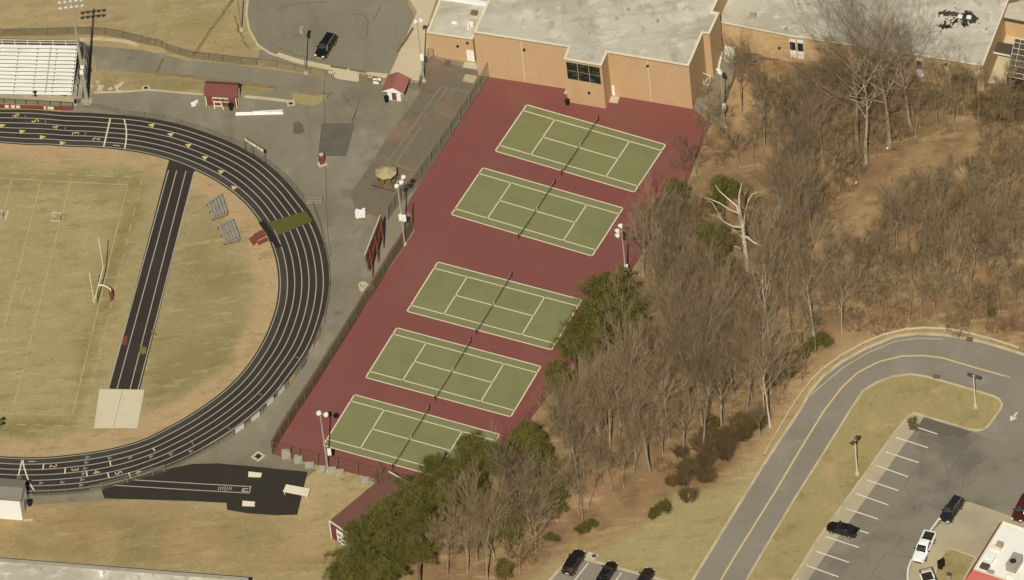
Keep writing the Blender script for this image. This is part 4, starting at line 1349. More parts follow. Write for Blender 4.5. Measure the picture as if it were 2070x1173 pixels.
# tar stains and roof fittings
b = MB()
for blob in ([(1896, 26), (1906, 21), (1925, 24), (1945, 29), (1942, 34), (1922, 32), (1898, 30)], [(1940, 32), (1952, 22), (1966, 27), (1978, 36), (1974, 46), (1958, 44), (1950, 56), (1944, 48), (1948, 42), (1938, 38)],
             [(1893, 50), (1905, 48), (1922, 50), (1926, 56), (1912, 58), (1898, 54)], [(1922, 48), (1928, 40), (1940, 37), (1934, 44), (1926, 50)]):
    pts = []
    for i, p in enumerate(blob):
        q = blob[(i + 1) % len(blob)]
        for k in range(9):
            x, y = p[0] + (q[0] - p[0]) * k / 9, p[1] + (q[1] - p[1]) * k / 9
            pts.append(G(x + random.uniform(-3.0, 3.0), y + random.uniform(-2.6, 2.6), HR - .2))
    b.flat(pts, HR - .205)
for i in range(70):
    x, y = random.gauss(1938, 24), random.gauss(40, 10)
    r_ = random.uniform(.06, .26)
    c = G(x, y, HR - .2)
    b.flat([c + V((r_ * random.uniform(.5, 1.3) * math.cos(a_ * 1.05), r_ * random.uniform(.5, 1.3) * math.sin(a_ * 1.05), 0)) for a_ in range(6)], HR - .206 - i * .00002)
b.build('tar_stain', 'tar', school)


def roof_box(px, z, sx, sy, sz, m, name='roof_vent', rz=0):
    b = MB()
    b.box(G(px[0], px[1], z), sx, sy, sz, rz)
    return b.build(name, m, school)


ra = math.atan2((Ab - Af).y, (Ab - Af).x)
roof_box((1941, 35), HR - .22, .7, .6, .3, 'white', rz=ra)
roof_box((1959, 36.5), HR - .22, .7, .6, .3, 'white', rz=ra)
roof_box((1522, 34), HR - .22, .9, .8, .6, 'steel', rz=ra)
roof_box((959, 28), HL - .22, 1.0, .8, .4, 'timber', rz=ra)
roof_box((919, 47), HL - .22, .8, .3, .3, 'white', rz=ra)
b = MB()
b.tube([G(953, 51, HL - .2), G(953, 51, HL - .2) + UP * .5], .4, 10)
b.build('roof_vent', 'white', school)
b = MB()
b.tube([G(947, 58, HL - .2), G(947, 58, HL - .2) + UP * .9], .2, 8)
b.build('roof_vent', 'white', school)
for px in ((1589, 61), (1270, 22), (1247, 40), (1330, 45)):
    b = MB()
    b.tube([G(px[0], px[1], HR if px[0] > 1500 else HG - .2), G(px[0], px[1], HR if px[0] > 1500 else HG - .2) + UP * .5], .22, 8)
    b.build('roof_vent', 'steel', school)

# block behind on the far right with eave and slender column
b2 = thing('brick_annex', 'small tan annex with a grey flat roof and thin column at the top right edge', 'building', G(2050, 60))
HA = 4.6
an = [G(x, y, HA) for x, y in ((2029, 36), (2110, 52), (2160, -20), (2038, 8))]
ins_ = [p + V((0, .9, 0)) for p in an[:2]] + an[2:]
b = MB()
for p, q in ((ins_[0], ins_[1]),):
    b.quad(V((p.x, p.y, 0)), V((q.x, q.y, 0)), V((q.x, q.y, HA - .3)), V((p.x, p.y, HA - .3)))
b.build('wall', 'brick_tan', b2)
b = MB()
b.prism(an, HA - .3, HA)
b.build('flat_roof', 'roof', b2)
b = MB()
b.bar(V((an[0].x, an[0].y - .05, HA - .2)), V((an[1].x, an[1].y - .05, HA - .2)), .12, .5)
b.build('fascia', 'dark_panel', b2)
b = MB()
p = G(2038, 66)
b.tube([p, p + UP * (HA - .3)], .06, 6)
b.build('column', 'dark', b2)
sheet('courtyard', [(2020, 70), (2110, 80), (2110, 170), (1990, 168)], Z1, M['walk'])
# covered walk between the wing and the glazed corridor
t = thing('covered_walk', 'short dark flat canopy between the school wing and the panelled corridor roof', 'canopy', G(2030, 130))
HC = 3.0
cn = [G(x, y, HC) for x, y in ((2003, 104), (2042, 112), (2049, 90), (2013, 84))]
b = MB()
b.prism(cn, HC - .18, HC)
b.build('canopy_roof', 'dark_panel', t)
b = MB()
b.bar(cn[0] - UP * .1 - V((0, .06, 0)), cn[1] - UP * .1 - V((0, .06, 0)), .1, .3)
b.build('edge_trim', 'cream', t)
b = MB()
b.tube([V((cn[0].x + .4, cn[0].y + .3, 0)), V((cn[0].x + .4, cn[0].y + .3, HC - .18))], .07, 6)
b.build('column', 'dark', t)
t = thing('panelled_corridor', 'dark panelled corridor roof with a white grid of seams at the right edge', 'canopy', G(2060, 165))
HP = 4.0
p0, p1, p2, p3 = (G(x, y, HP) for x, y in ((2035, 154), (2052, 78), (2110, 90), (2096, 166)))
b = MB()
b.prism([p0, p1, p2, p3], HP - .2, HP)
b.build('panel_roof', 'dark_panel', t)
b = MB()
for k in (0, .12, .3, .45, .6, .75, .9, 1.0):
    b.bar(p0.lerp(p1, k) + UP * .02, p3.lerp(p2, k) + UP * .02, .07, .05)
for k in (0.0, .2, .55, .9):
    b.bar(p0.lerp(p3, k) + UP * .023, p1.lerp(p2, k) + UP * .023, .07, .05)
b.build('seams', 'cream', t)
b = MB()
for p, q in ((p0, p3), (p1, p0)):
    b.quad(V((p.x, p.y, 0)), V((q.x, q.y, 0)), V((q.x, q.y, HP - .2)), V((p.x, p.y, HP - .2)))
b.build('wall', 'dark', t)
b = MB()
b.bar(G(2036, 170) + UP * .4, G(2090, 182) + UP * .4, .5, .8)
o = b.build('low_wall', 'rubble', None, G(2036, 170))
tag(o, 'low pale stone edging in front of the panelled corridor', 'wall')
t = thing('storage_shed', 'small dark shed half hidden by brush at the right end of the school', 'shed', G(1950, 190))
q = [G(x, y, 2.6) for x, y in ((1922, 160), (1968, 167), (1978, 154), (1931, 146))]
b = MB()
b.prism([V((p.x, p.y, 0)) for p in q], 0, 2.45)
b.build('wall', 'timber', t)
b = MB()
c = sum(q, V()) / 4
b.prism([c + (p - c) * 1.08 for p in q], 2.45, 2.6)
b.build('roof', 'dark_panel', t)

# yard equipment right of the gym
sheet('service_yard', [(1392, 214), (1401, 220), (1434, 248), (1462, 250), (1468, 200), (1480, 145), (1487, 116), (1455, 112), (1440, 125)], Z3 + .003, M['asphalt'])
t = thing('soccer_goal', 'small white tube goal leaning beside the gym wall', 'goal', G(1432, 172))
b = MB()
q = [G(1422, 170), G(1434, 173), G(1440, 157)]
p = [V((q[0].x, q[0].y + .3, 2.1)), V((q[1].x + .3, q[1].y + .3, 1.6))]
for s_, f_ in ((q[0], q[1]), (q[0], p[0]), (p[0], p[1]), (p[1], q[1]), (q[0], p[1]), (p[0], q[2])):
    b.tube([s_ + UP * .06, f_ + UP * .06], .06, 6)
b.build('frame', 'cream', t)
t = thing('loading_platform', 'concrete platform with white equipment cabinets and stair rail at the gym corner', 'platform', G(1475, 120))
b = MB()
pl = [G(x, y, 1.1) for x, y in ((1462, 105), (1489, 109), (1486, 119), (1462, 114))]
b.prism([V((v_.x, v_.y, 0)) for v_ in pl], 0, 1.1)
b.build('slab', 'concrete', t)
for i in range(3):
    b = MB()
    b.box(G(1469 + i * 7, 108 + i, 1.1), .52, .6, 1.3, ra)
    b.build('cabinet', 'white', t)
b = MB()
st = [G(1455, 113, 1.1), G(1449, 138)]
b.bar(st[0], V((st[1].x, st[1].y, .1)), .9, .12)
b.build('ramp', 'concrete', t)
b = MB()
for o_ in (-.45, .45):
    p, q = st[0] + V((o_, 0, .9)), V((st[1].x + o_, st[1].y, .9))
    b.tube([p, q], .06, 6)
    for k in (0, .33, .66, 1):
        z = p.lerp(q, k)
        b.tube([z, z - UP * .9], .05, 6)
b.build('hand_rail', 'white', t)
t = thing('utility_rack', 'grey pipe rack standing against the brick wing right of the gym', 'rack', G(1520, 135))
b = MB()
q = [G(1506, 136), G(1535, 139), G(1538, 127), G(1510, 124)]
for p in q:
    b.tube([p, p + UP * 1.9], .08, 6)
for i in range(4):
    for z in (1.0, 1.85):
        b.tube([q[i] + UP * z, q[(i + 1) % 4] + UP * z], .06, 6)
b.build('pipe_frame', 'galv', t)
b = MB()
b.box((q[0] + q[2]) / 2, .9, .6, 1.2, ra)
b.build('meter', 'timber', t)
t = thing('bike_rail', 'low dark pipe rail along the brick wing right of the pipe rack', 'rail', G(1550, 130))
b = MB()
a, e = G(1541, 128), G(1566, 131)
b.tube([a, a + UP * 1.1, e + UP * 1.1, e], .05, 6)
b.build('pipe', 'dark', t)
t = thing('retaining_wall', 'low dark timber retaining wall beside the right yard pole', 'wall', G(1475, 190))
b = MB()
b.strip(GL([(1486, 148), (1480, 170), (1472, 185), (1470, 200)]), .3, 0, .6)
b.build('timber_wall', 'timber', t)


# ------------------------------------------------------------------ small buildings
def wall_quad(b, p, q, z0, z1):
    b.quad(V((p.x, p.y, z0)), V((q.x, q.y, z0)), V((q.x, q.y, z1)), V((p.x, p.y, z1)))


# maroon barn shed
A, E_ = G(417, 213.5), G(480, 217.5)
d = (E_ - A).normalized()
n_ = V((-d.y, d.x, 0))
Lw = (E_ - A).length
dp = 2.9
t = thing('barn_shed', 'maroon gambrel barn shed with cream window trim beside the tarmac', 'shed', A)
ez, kz, rz_ = 1.95, 2.9, 3.3
prof = [(0, ez), (dp * .18, kz), (dp * .5, rz_), (dp * .82, kz), (dp, ez)]
b = MB()
wall_quad(b, A, E_, 0, ez)
wall_quad(b, E_ + n_ * dp, A + n_ * dp, 0, ez)
for s_, o_ in ((A, -1), (E_, 1)):
    b.poly([s_, s_ + n_ * dp]) if False else None
    pts = [s_ + n_ * 0, s_ + n_ * dp] + [s_ + n_ * y + UP * z for y, z in prof[::-1]]
    b.add(pts, (tuple(range(len(pts))),))
b.build('wall', 'maroon', t)
b = MB()
ov = .18
for (y0, z0), (y1, z1) in zip(prof, prof[1:]):
    p = A - d * ov + n_ * y0 + UP * (z0 + .03)
    q = E_ + d * ov + n_ * y0 + UP * (z0 + .03)
    r_ = E_ + d * ov + n_ * y1 + UP * (z1 + .03)
    s_ = A - d * ov + n_ * y1 + UP * (z1 + .03)
    b.quad(p, q, r_, s_)
    b.quad(s_ + UP * .07, r_ + UP * .07, q + UP * .07, p + UP * .07)
b.build('roof', 'shed_roof', t)
fr, _, _ = face_panel(t, 'window', A + d * Lw * .22, A + d * Lw * .74, 1.0, 1.9, 'cream', .03, .08)
for i in range(3):
    b = MB()
    c = A + d * Lw * (.22 + .52 * (i + .5) / 3) - n_ * .08
    b.obox(c + UP * 1.45, d * .58, n_ * .02, UP * .28)
    b.build('pane', 'timber', fr)
for k in (0, 1):
    face_panel(t, 'corner_trim', A + d * (Lw - .14) * k, A + d * ((Lw - .14) * k + .14), 0, ez, 'cream', .03, .06)
b = MB()
b.obox(E_ + d * .05 + n_ * dp * .5 + UP * 1.1, d * .03, n_ * .75, UP * 1.0)
b.build('door', 'cream', t)
t = thing('sawhorse', 'cream painted timber frame standing in front of the maroon shed', 'barrier', G(442, 221))
b = MB()
q = [G(434, 221), G(452, 222)]
p = [x + n_ * .5 + UP * 1.05 for x in (q[0] + d * -.1, q[1] - d * .5)]
for s_, f_ in ((q[0], p[0]), (q[1], p[1]), (p[0], p[1]), (q[0].lerp(p[0], .45), q[1].lerp(p[1], .45)), (p[0], p[0] + n_ * .8 - UP * 1.05), (p[1], p[1] + n_ * .8 - UP * 1.05)):
    b.bar(s_ + UP * .02, f_ + UP * .02, .12, .12)
b.build('frame', 'cream', t)

# ticket booth
fl_, fr_ = G(784.5, 201.5), G(811, 205)
d = (fr_ - fl_).normalized()
n_ = V((-d.y, d.x, 0))
wd_ = (fr_ - fl_).length
dp = 2.3
t = thing('ticket_booth', 'small white booth with a red gabled roof and maroon door', 'booth', fl_)
b = MB()
P4 = [fl_, fr_, fr_ + n_ * dp, fl_ + n_ * dp]
for i in range(4):
    wall_quad(b, P4[i], P4[(i + 1) % 4], 0, 2.3)
for s_ in (fl_, fl_ + n_ * dp):
    b.add([s_ - d * .25 + UP * 2.3, s_ + d * (wd_ + .25) + UP * 2.3, s_ + d * wd_ / 2 + UP * 3.0], ((0, 1, 2),))
b.build('wall', 'white', t)
b = MB()
for s_ in (-1, 1):
    eave = fl_ + d * (wd_ / 2 + s_ * (wd_ / 2 + .75)) + UP * 2.12
    rdg = fl_ + d * wd_ / 2 + UP * 3.12
    q = [eave - n_ * .45, rdg - n_ * .45, rdg + n_ * (dp + .75), eave + n_ * (dp + .75)]
    b.add(q + [x + UP * .1 for x in q], ((0, 1, 2, 3), (4, 5, 6, 7), (0, 1, 5, 4), (1, 2, 6, 5), (2, 3, 7, 6), (3, 0, 4, 7)))
b.build('roof', 'red_roof', t)
b = MB()
s_ = fl_ - n_ * .47
b.add([s_ - d * .7 + UP * 2.1, s_ + d * (wd_ + .7) + UP * 2.1, s_ + d * wd_ / 2 + UP * 3.05], ((0, 1, 2),))
b.build('gable', 'white', t)
face_panel(t, 'door', fl_ + d * wd_ * .34, fl_ + d * wd_ * .68, .12, 2.05, 'maroon', .03, .06)


def bin_(label, px, h=.95, r=.32, group='black trash bins'):
    g = G(*px)
    t = thing('trash_bin', label, 'bin', g, group)
    b = MB()
    b.tube([g + UP * .02, g + UP * h * .86], [r * .82, r], 12)
    b.build('body', 'black_plastic', t)
    b = MB()
    b.tube([g + UP * h * .86, g + UP * h * .93, g + UP * h], [r * 1.1, r * 1.1, r * .5], 12)
    b.build('lid', 'black_plastic', t)


bin_('black wheeled bin in front of the maroon barn shed', (467.5, 221.5), 1.15, .38)
bin_('black bin at the corner of the white ticket booth', (782, 205.5), 1.1, .38)
bin_('black bin against the brick bay of the gym', (1147.5, 211), 1.0, .36)
bin_('black bin beside the white shed at the bottom left', (60.5, 1021), 1.0, .4)

# signs on the little gate fence
SG = 'small white signs on the gate fence'
for px, z, lab, m, sx, sy in (((671.5, 155), 1.05, 'white sign panel on the fence left of the concrete walk gate', 'white', .9, .55), ((751, 169), 1.55, 'yellow edged white sign, leftmost by the ticket booth', 'banner_yellow', .75, .45),
                              ((760, 170.5), 1.2, 'white sign in the middle of the cluster by the ticket booth', 'white', .65, .35), ((769, 172), 1.35, 'white sign nearest the ticket booth', 'white', .6, .5),
                              ((761, 171.5), .55, 'white sign low under the others by the ticket booth', 'white', .9, .5)):
    g = G(*px)
    a = V((math.cos(ra), math.sin(ra), 0))
    b = MB()
    c = g - V((-a.y, a.x, 0)) * .14
    b.obox(c + UP * z, a * sx / 2, V((-a.y, a.x, 0)) * .02, UP * sy / 2)
    tag(b.build('sign', m, None, c), lab, 'sign', SG)

# brick pillar, pavilion, scoreboard
g = G(651, 332)
t = thing('brick_pillar', 'squat red brick monument on a pale slab in the middle of the tarmac', 'monument', g)
b = MB()
b.box(g, 1.3, 1.1, .12, .3)
b.build('slab', 'concrete', t)
b = MB()
b.box(g + V((.05, .1, .12)), .75, .6, 1.75, .3)
b.build('pillar', 'maroon', t)
b = MB()
b.box(g + V((.05, .1, 1.87)), .6, .5, .18, .3)
b.build('cap', 'concrete', t)

sheet('pavilion_slab', [(766, 355), (810, 352), (809, 393), (750, 375)], Z3, M['dark_patch'])
g = G(783, 369)
t = thing('pavilion', 'octagonal shingled pavilion with a two tier roof and dark bench wall', 'gazebo', g)


def octa(r, z, rot=PI / 8, k=8):
    return [g + V((r * math.cos(rot + 2 * PI * i / k), r * math.sin(rot + 2 * PI * i / k), z)) for i in range(k)]


b = MB()
e0, e1 = octa(1.72, 2.35), octa(.62, 2.95)
for i in range(8):
    b.quad(e0[i], e0[(i + 1) % 8], e1[(i + 1) % 8], e1[i])
b.add(octa(1.72, 2.30), (tuple(range(7, -1, -1)),))
e2 = octa(.72, 3.0)
ap = g + UP * 3.35
for i in range(8):
    b.add([e2[i], e2[(i + 1) % 8], ap], ((0, 1, 2),))
for i in range(8):
    b.quad(octa(1.72, 2.24)[i], octa(1.72, 2.24)[(i + 1) % 8], e0[(i + 1) % 8], e0[i])
b.build('roof', 'shingle', t)
for p in octa(1.38, 0):
    b = MB()
    b.bar(p, p + UP * 2.3, .12)
    b.build('post', 'timber', t)
b = MB()
for i in range(8):
    if i in (1,):
        continue
    p, q = octa(1.4, 0)[i], octa(1.4, 0)[(i + 1) % 8]
    b.bar(p + UP * .5, q + UP * .5, .06, .95)
b.build('bench_wall', 'timber', t)
b = MB()
b.prism(octa(1.5, 0), 0.02, .12)
b.build('floor', 'timber', t)

t = thing('scoreboard', 'tall maroon scoreboard frame on three posts seen from behind beside the track curve', 'scoreboard', G(766, 529))
ps = [G(776.5, 501), G(765.5, 530), G(754, 559)]
d = (ps[0] - ps[2]).normalized()
n_ = V((-d.y, d.x, 0))
if n_.x > 0:
    n_ = -n_
HS = 5.6
for p in ps:
    b = MB()
    b.bar(p, p + UP * HS, .22, .22)
    b.build('post', 'maroon', t)
a, e = ps[2] - d * 1.2 + n_ * .3, ps[0] + d * 1.2 + n_ * .3
b = MB()
b.bar(a + UP * 4.9, e + UP * 4.9, .16, 1.4)
b.build('header_panel', 'maroon', t)
b = MB()
for z in (5.65, 4.1, 2.3):
    b.bar(a + UP * z, e + UP * z, .10, .10)
b.build('frame_rail', 'timber', t)
b = MB()
b.bar(a + d * .2 + UP * 3.2, e - d * .2 + UP * 3.2, .16, 1.7)
b.build('score_panel', 'timber', t)
for p_, q_ in zip(ps, ps[1:]):
    b = MB()
    b.bar(p_ + UP * 5.2, q_ + UP * 2.4, .10, .14)
    b.build('brace', 'maroon', t)
b = MB()
b.bar(a + n_ * .12 + UP * 5.72, e + n_ * .12 + UP * 5.72, .10, .12)
b.build('top_trim', 'cream', t)

# pallet of white boxes, concrete blocks
g = G(730, 441)
t = thing('box_stack', 'pallet of shiny white bundles standing on the tarmac near the scoreboard', 'boxes', g)
b = MB()
b.box(g + V((0, .4, 0)), 1.55, 1.3, .14, ra)
b.build('pallet', 'timber', t)
for i in range(3):
    for j in range(2):
        b = MB()
        b.box(g + V((-.5 + i * .5, .1 + j * .62 + random.uniform(-.05, .05), .14)), .46, .58, .62 + random.uniform(0, .3), ra + random.uniform(-.06, .06))
        b.build('bundle', 'white', t)
g = G(735, 586)
t = thing('concrete_box', 'pale concrete catch basin ring and block beside the screened court fence', 'concrete block', g)
b = MB()
for k in range(10):
    a0, a1 = 2 * PI * k / 10, 2 * PI * (k + 1) / 10
    c = g + V((0, .3, 0))
    q = lambda r, a_, z: c + V((r * math.cos(a_), r * math.sin(a_), z))
    b.quad(q(.75, a0, 0), q(.75, a1, 0), q(.75, a1, .75), q(.75, a0, .75))
    b.quad(q(.75, a0, .75), q(.75, a1, .75), q(.5, a1, .75), q(.5, a0, .75))
    b.quad(q(.5, a1, 0), q(.5, a0, 0), q(.5, a0, .75), q(.5, a1, .75))
b.build('ring', 'concrete', t)
b = MB()
b.box(g + V((1.0, .25, 0)), .9, .7, .6, .4)
b.build('block', 'concrete', t)

BK = 'grey blocks stacked outside the south court fence'
BLK = [('stack of pale wire crates nearest the corner of the court fence', (580, 925), 1.35, .9, 1.5), ('stack of wire crates second from the fence corner', (604, 934), 1.3, .9, 1.1),
       ('low rubble block between the crates and the floodlight pole', (627, 944), 1.4, .8, .7), ('grey block just left of the floodlight pole foot', (652, 953), 1.1, .9, .85),
       ('grey block just right of the floodlight pole foot', (672, 956), 1.2, 1.0, .85), ('grey block at the right end of the row by the floodlight pole', (687, 960), 1.2, 1.0, .8),
       ('pale block alone at the right end of the south fence', (740, 977), 1.2, 1.0, .9), ('small tilted block at the right end of the south fence', (754, 977), .9, .6, .5)]
for lab, px, sx, sy, sz in BLK:
    g = G(*px)
    t = thing('concrete_block', lab, 'block', g, BK)
    b = MB()
    k = max(1, int(sz / .45))
    for i in range(k):
        b.box(g + V((random.uniform(-.05, .05), random.uniform(-.05, .05), i * sz / k + .01)), sx * random.uniform(.93, 1), sy * random.uniform(.93, 1), sz / k - .05, -.2 + random.uniform(-.12, .12))
    b.build('block', 'block', t)
    b = MB()
    for i in range(k):
        b.box(g + V((0, 0, i * sz / k)), sx * 1.04, sy * .25, .06, -.2)
    b.build('strap', 'steel', t)

# drains
DG = 'iron drain grates with pale surrounds'
for lab, px, r_, m in (('square drain in a pale frame on the tarmac below the tennis corner', (522, 923), 1.05, 'concrete'), ('small drain set in the kerb line near the maroon shed', (295, 178), .7, 'concrete'),
                       ('drain basin at the end of the kerb under the grass island', (588, 209), .8, 'concrete')):
    g = G(*px)
    t = thing('drain', lab, 'drain', g, DG)
    b = MB()
    b.box(g, r_ * 1.5, r_ * 1.5, .05, .75 if r_ > 1 else .1)
    b.build('surround', m, t)
    b = MB()
    b.box(g + UP * .05, r_ * .8, r_ * .8, .012, .75 if r_ > 1 else .1)
    b.build('grate', 'dark', t)
for lab, px in (('rusty brown road drain on the outer side of the bend', (1960, 687)), ('rusty brown road drain at the inner kerb of the bend', (1893, 763))):
    g = G(*px)
    b = MB()
    b.box(g, 1.0, .75, .15, -.3)
    tag(b.build('road_drain', 'rust', None, g), lab, 'drain')
g = G(1201, 1124)
b = MB()
b.tube([g, g + UP * .03], .36, 14)
tag(b.build('manhole_cover', 'dark_panel', None, g), 'round manhole cover in the pale slab by the bottom parking row', 'manhole')

# white pipes, kerbs near the shed
for i, (a, e, r_) in enumerate((((477, 229), (571, 227), .16), ((476, 232), (573, 229.5), .16), ((510, 226), (572, 222.5), .07))):
    b = MB()
    p, q = G(*a, r_), G(*e, r_)
    b.tube([p, q], r_, 8)
    o = b.build('pipe', 'white', None, p)
    tag(o, ('thick white pipe lying on the tarmac, upper of the pair', 'thick white pipe lying on the tarmac, lower of the pair', 'thin white pipe lying across the pair of thick pipes')[i], 'pipe', 'white pipes lying on the tarmac')
b = MB()
b.strip(GL([(494, 196), (540, 200), (584, 205.5), (596, 206)]), .45, 0, .16)
b.strip(GL([(190, 188), (256, 186), (300, 182), (355, 187), (412, 192)]), .25, 0, .12)
struct('tarmac_kerb', b, M['concrete'])

# debris by the stadium pole
for i in range(26):
    x, y = random.choice([(205, 182), (232, 175), (222, 180), (186, 172), (150, 178), (240, 180)])
    g = G(x + random.uniform(-14, 14), y + random.uniform(-6, 6))
    b = MB()
    s_ = random.uniform(.15, .5)
    b.box(g, s_ * 1.4, s_, s_ * .6, random.uniform(0, 3))
    b.box(g + V((s_ * .5, s_ * .3, 0)), s_, s_ * .6, s_ * .5, random.uniform(0, 3))
    tag(b.build('rubble_piece', 'rubble', None, g), 'pale chunk of rubble in the heap beside the stadium pole', 'rubble', 'rubble heap beside the stadium pole')
b = MB()
g = G(391, 213)
b.box(g, .7, .5, .5, .3)
b.box(g + V((.5, .5, 0)), .5, .4, .35, .9)
tag(b.build('white_bag', 'white', None, g), 'white lumpy sack on the tarmac left of the maroon shed', 'bag')

# ------------------------------------------------------------------ bleachers
t = thing('bleachers', 'large bank of white aluminium bleachers at the top left edge', 'bleachers', G(145, 192))
f0, f1 = G(-60, 187, .5), G(146, 190.5, .5)
d = V((f1.x - f0.x, f1.y - f0.y, 0)).normalized()
n_ = V((-d.y, d.x, 0))
K = 13
back = G(157, 97, 3.6)
step = ((back - f1).dot(n_)) / (K - 1)
skew = ((back - f1).dot(d)) / (K - 1)
for i in range(K):
    z = .5 + 3.1 * i / (K - 1)
    a = V((f0.x, f0.y, 0)) + n_ * step * i
    e = V((f1.x, f1.y, 0)) + n_ * step * i + d * skew * i
    b = MB()
    b.bar(a + UP * z, e + UP * z, .40, .06)
    b.bar(a + UP * (z - .08) + n_ * .37, e + UP * (z - .08) + n_ * .37, .34, .05)
    b.build('bench_row', 'aluminium', t)
b = MB()
for x in range(0, 16, 3):
    for i in range(K):
        p = V((f1.x, f1.y, 0)) - d * x + n_ * step * i + d * (skew * i - .2)
        b.bar(p, p + UP * (.4 + 3.1 * i / (K - 1)), .08)
    p = V((f1.x, f1.y, 0)) - d * (x + .2)
    b.bar(p + UP * .4, p + n_ * step * (K - 1) + d * skew * (K - 1) + UP * 3.5, .08, .14)
b.build('support_frame', 'dark', t)
b = MB()
a = V((f1.x, f1.y, 0)) - d * 4.2
b.bar(a + UP * .62, a + n_ * step * (K - 1) + d * skew * (K - 1) + UP * 3.72, .16, .05)
b.build('aisle', 'steel', t)
b = MB()
p0_, p1_ = V((f1.x, f1.y, 0)) + d * .1, V((f1.x, f1.y, 0)) + n_ * step * (K - 1) + d * (skew * (K - 1) + .1)
b.quad(p0_ + UP * .2, p1_ + UP * .2, p1_ + UP * 3.3, p0_ + UP * .35)
b.build('side_screen', 'chain_link_dark', t)
b = MB()
pb = p1_ + n_ * .5
pa = pb - d * 18
b.tube([pa + UP * 4.6, pb + UP * 4.6], .05, 6)
b.tube([pa + UP * 4.1, pb + UP * 4.1], .05, 6)
for i in range(10):
    q = pb - d * 2 * i
    b.tube([q + UP * 0, q + UP * 4.6], .05, 6)
b.build('back_rail', 'cream', t)
b = MB()
q = p1_ + d * .1
q = G(166, 108) 
b.bar(G(156, 200) + UP * .05, G(168, 120) + UP * .05, 1.4, .05)
b.build('ramp', 'steel', t)
b = MB()
for o_ in (.0, .9):
    b.tube([G(157, 196) + V((o_, 0, 1.0)), G(167, 115) + V((o_, 0, 2.2))], .05, 6)
    for k in (0, .2, .4, .6, .8, 1):
        q = G(157, 196).lerp(G(167, 115), k) + V((o_, 0, 0))
        b.tube([q, q + UP * (1.0 + 1.2 * k)], .05, 6)
b.build('ramp_rail', 'dark', t)
sheet('bleacher_walk', [(-60, 184), (150, 190), (156, 214), (150, 214), (-60, 205)], Z2, M['drive_concrete'])
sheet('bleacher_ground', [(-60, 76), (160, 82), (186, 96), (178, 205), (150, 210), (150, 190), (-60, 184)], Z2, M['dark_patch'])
t = thing('lettered_banner', 'long low maroon banner along the track in front of the white bleachers', 'banner', G(60, 222))
b = MB()
a, e = G(-60, 217), G(147, 224.5)
b.bar(a + UP * .5, e + UP * .5, .05, .8)
b.build('cloth', 'maroon', t)
b = MB()
d = (e - a).normalized()
for k in (.36, .42, .47, .74, .76, .8):
    b.obox(a.lerp(e, k) + UP * .5 - V((0, .05, 0)), d * .3, V((0, .01, 0)), UP * .3)
b.build('pale_blocks', 'cream', t)
BX = 'dark loose boxes on the bleacher walk'
for px, s, lab in (((72, 194), (.35, .35, 1.0), 'black upright box on the walk below the bleachers'), ((127, 192), (1.4, .4, .35), 'flat black box on the lowest bleacher row')):
    g = G(*px)
    b = MB()
    b.box(g, *s, ra)
    b.box(g + UP * s[2], s[0] * .8, s[1] * .8, .06, ra)
    tag(b.build('equipment_box', 'black_plastic', None, g), lab, 'box', BX)

# two small bleachers in the infield
for k, (q, lab) in enumerate((([(417, 410.4), (448, 391), (461, 429.6), (430, 445)], 'small five plank metal bench stand, upper of the two on the infield grass'),
                              ([(439, 456.5), (471, 441.6), (485, 482), (454, 495)], 'small five plank metal bench stand, lower of the two on the infield grass'))):
    P4 = GL(q)
    t = thing('bench_stand', lab, 'bleachers', P4[3], 'small bench stands on the infield')
    for i in range(5):
        f = (i + .5) / 5
        z = .42 + .16 * i
        a, e = P4[0].lerp(P4[1], f), P4[3].lerp(P4[2], f)
        a, e = a - V((0, z * .9, 0)), e - V((0, z * .9, 0))
        b = MB()
        b.bar(a + UP * z, e + UP * z, .30, .05)
        b.build('bench_plank', 'bench_metal', t)
        dd_ = (P4[1] - P4[0]).normalized() * .24
        b = MB()
        b.bar(a + UP * (z - .16) + dd_, e + UP * (z - .16) + dd_, .20, .04)
        b.build('foot_plank', 'steel', t)
    b = MB()
    for f in (.08, .5, .92):
        a, e = P4[0].lerp(P4[3], f), P4[1].lerp(P4[2], f)
        a, e = a - V((0, .4, 0)), e - V((0, 1.0, 0))
        b.bar(a + UP * .3, e + UP * 1.0, .07, .07)
        b.bar(e, e + UP * 1.05, .07, .07)
        b.bar(a, a + UP * .35, .07, .07)
        b.bar(a + UP * .04, e + UP * .04, .07, .07)
    b.build('support_frame', 'dark', t)


# ------------------------------------------------------------------ mats on and beside the track
def slab_thing(name, label, cat, px, th, m, group=None, z=0):
    pts = GL(px)
    b = MB()
    c = sum(pts, V()) / len(pts)
    n = len(pts)
    b.prism(pts, Z5 + z, Z5 + z + th)
    bm_o = b.build(name, m, None, c)
    md = bm_o.modifiers.new('bevel', 'BEVEL')
    md.width = min(.04, th * .4)
    md.segments = 2
    return tag(bm_o, label, cat, group)


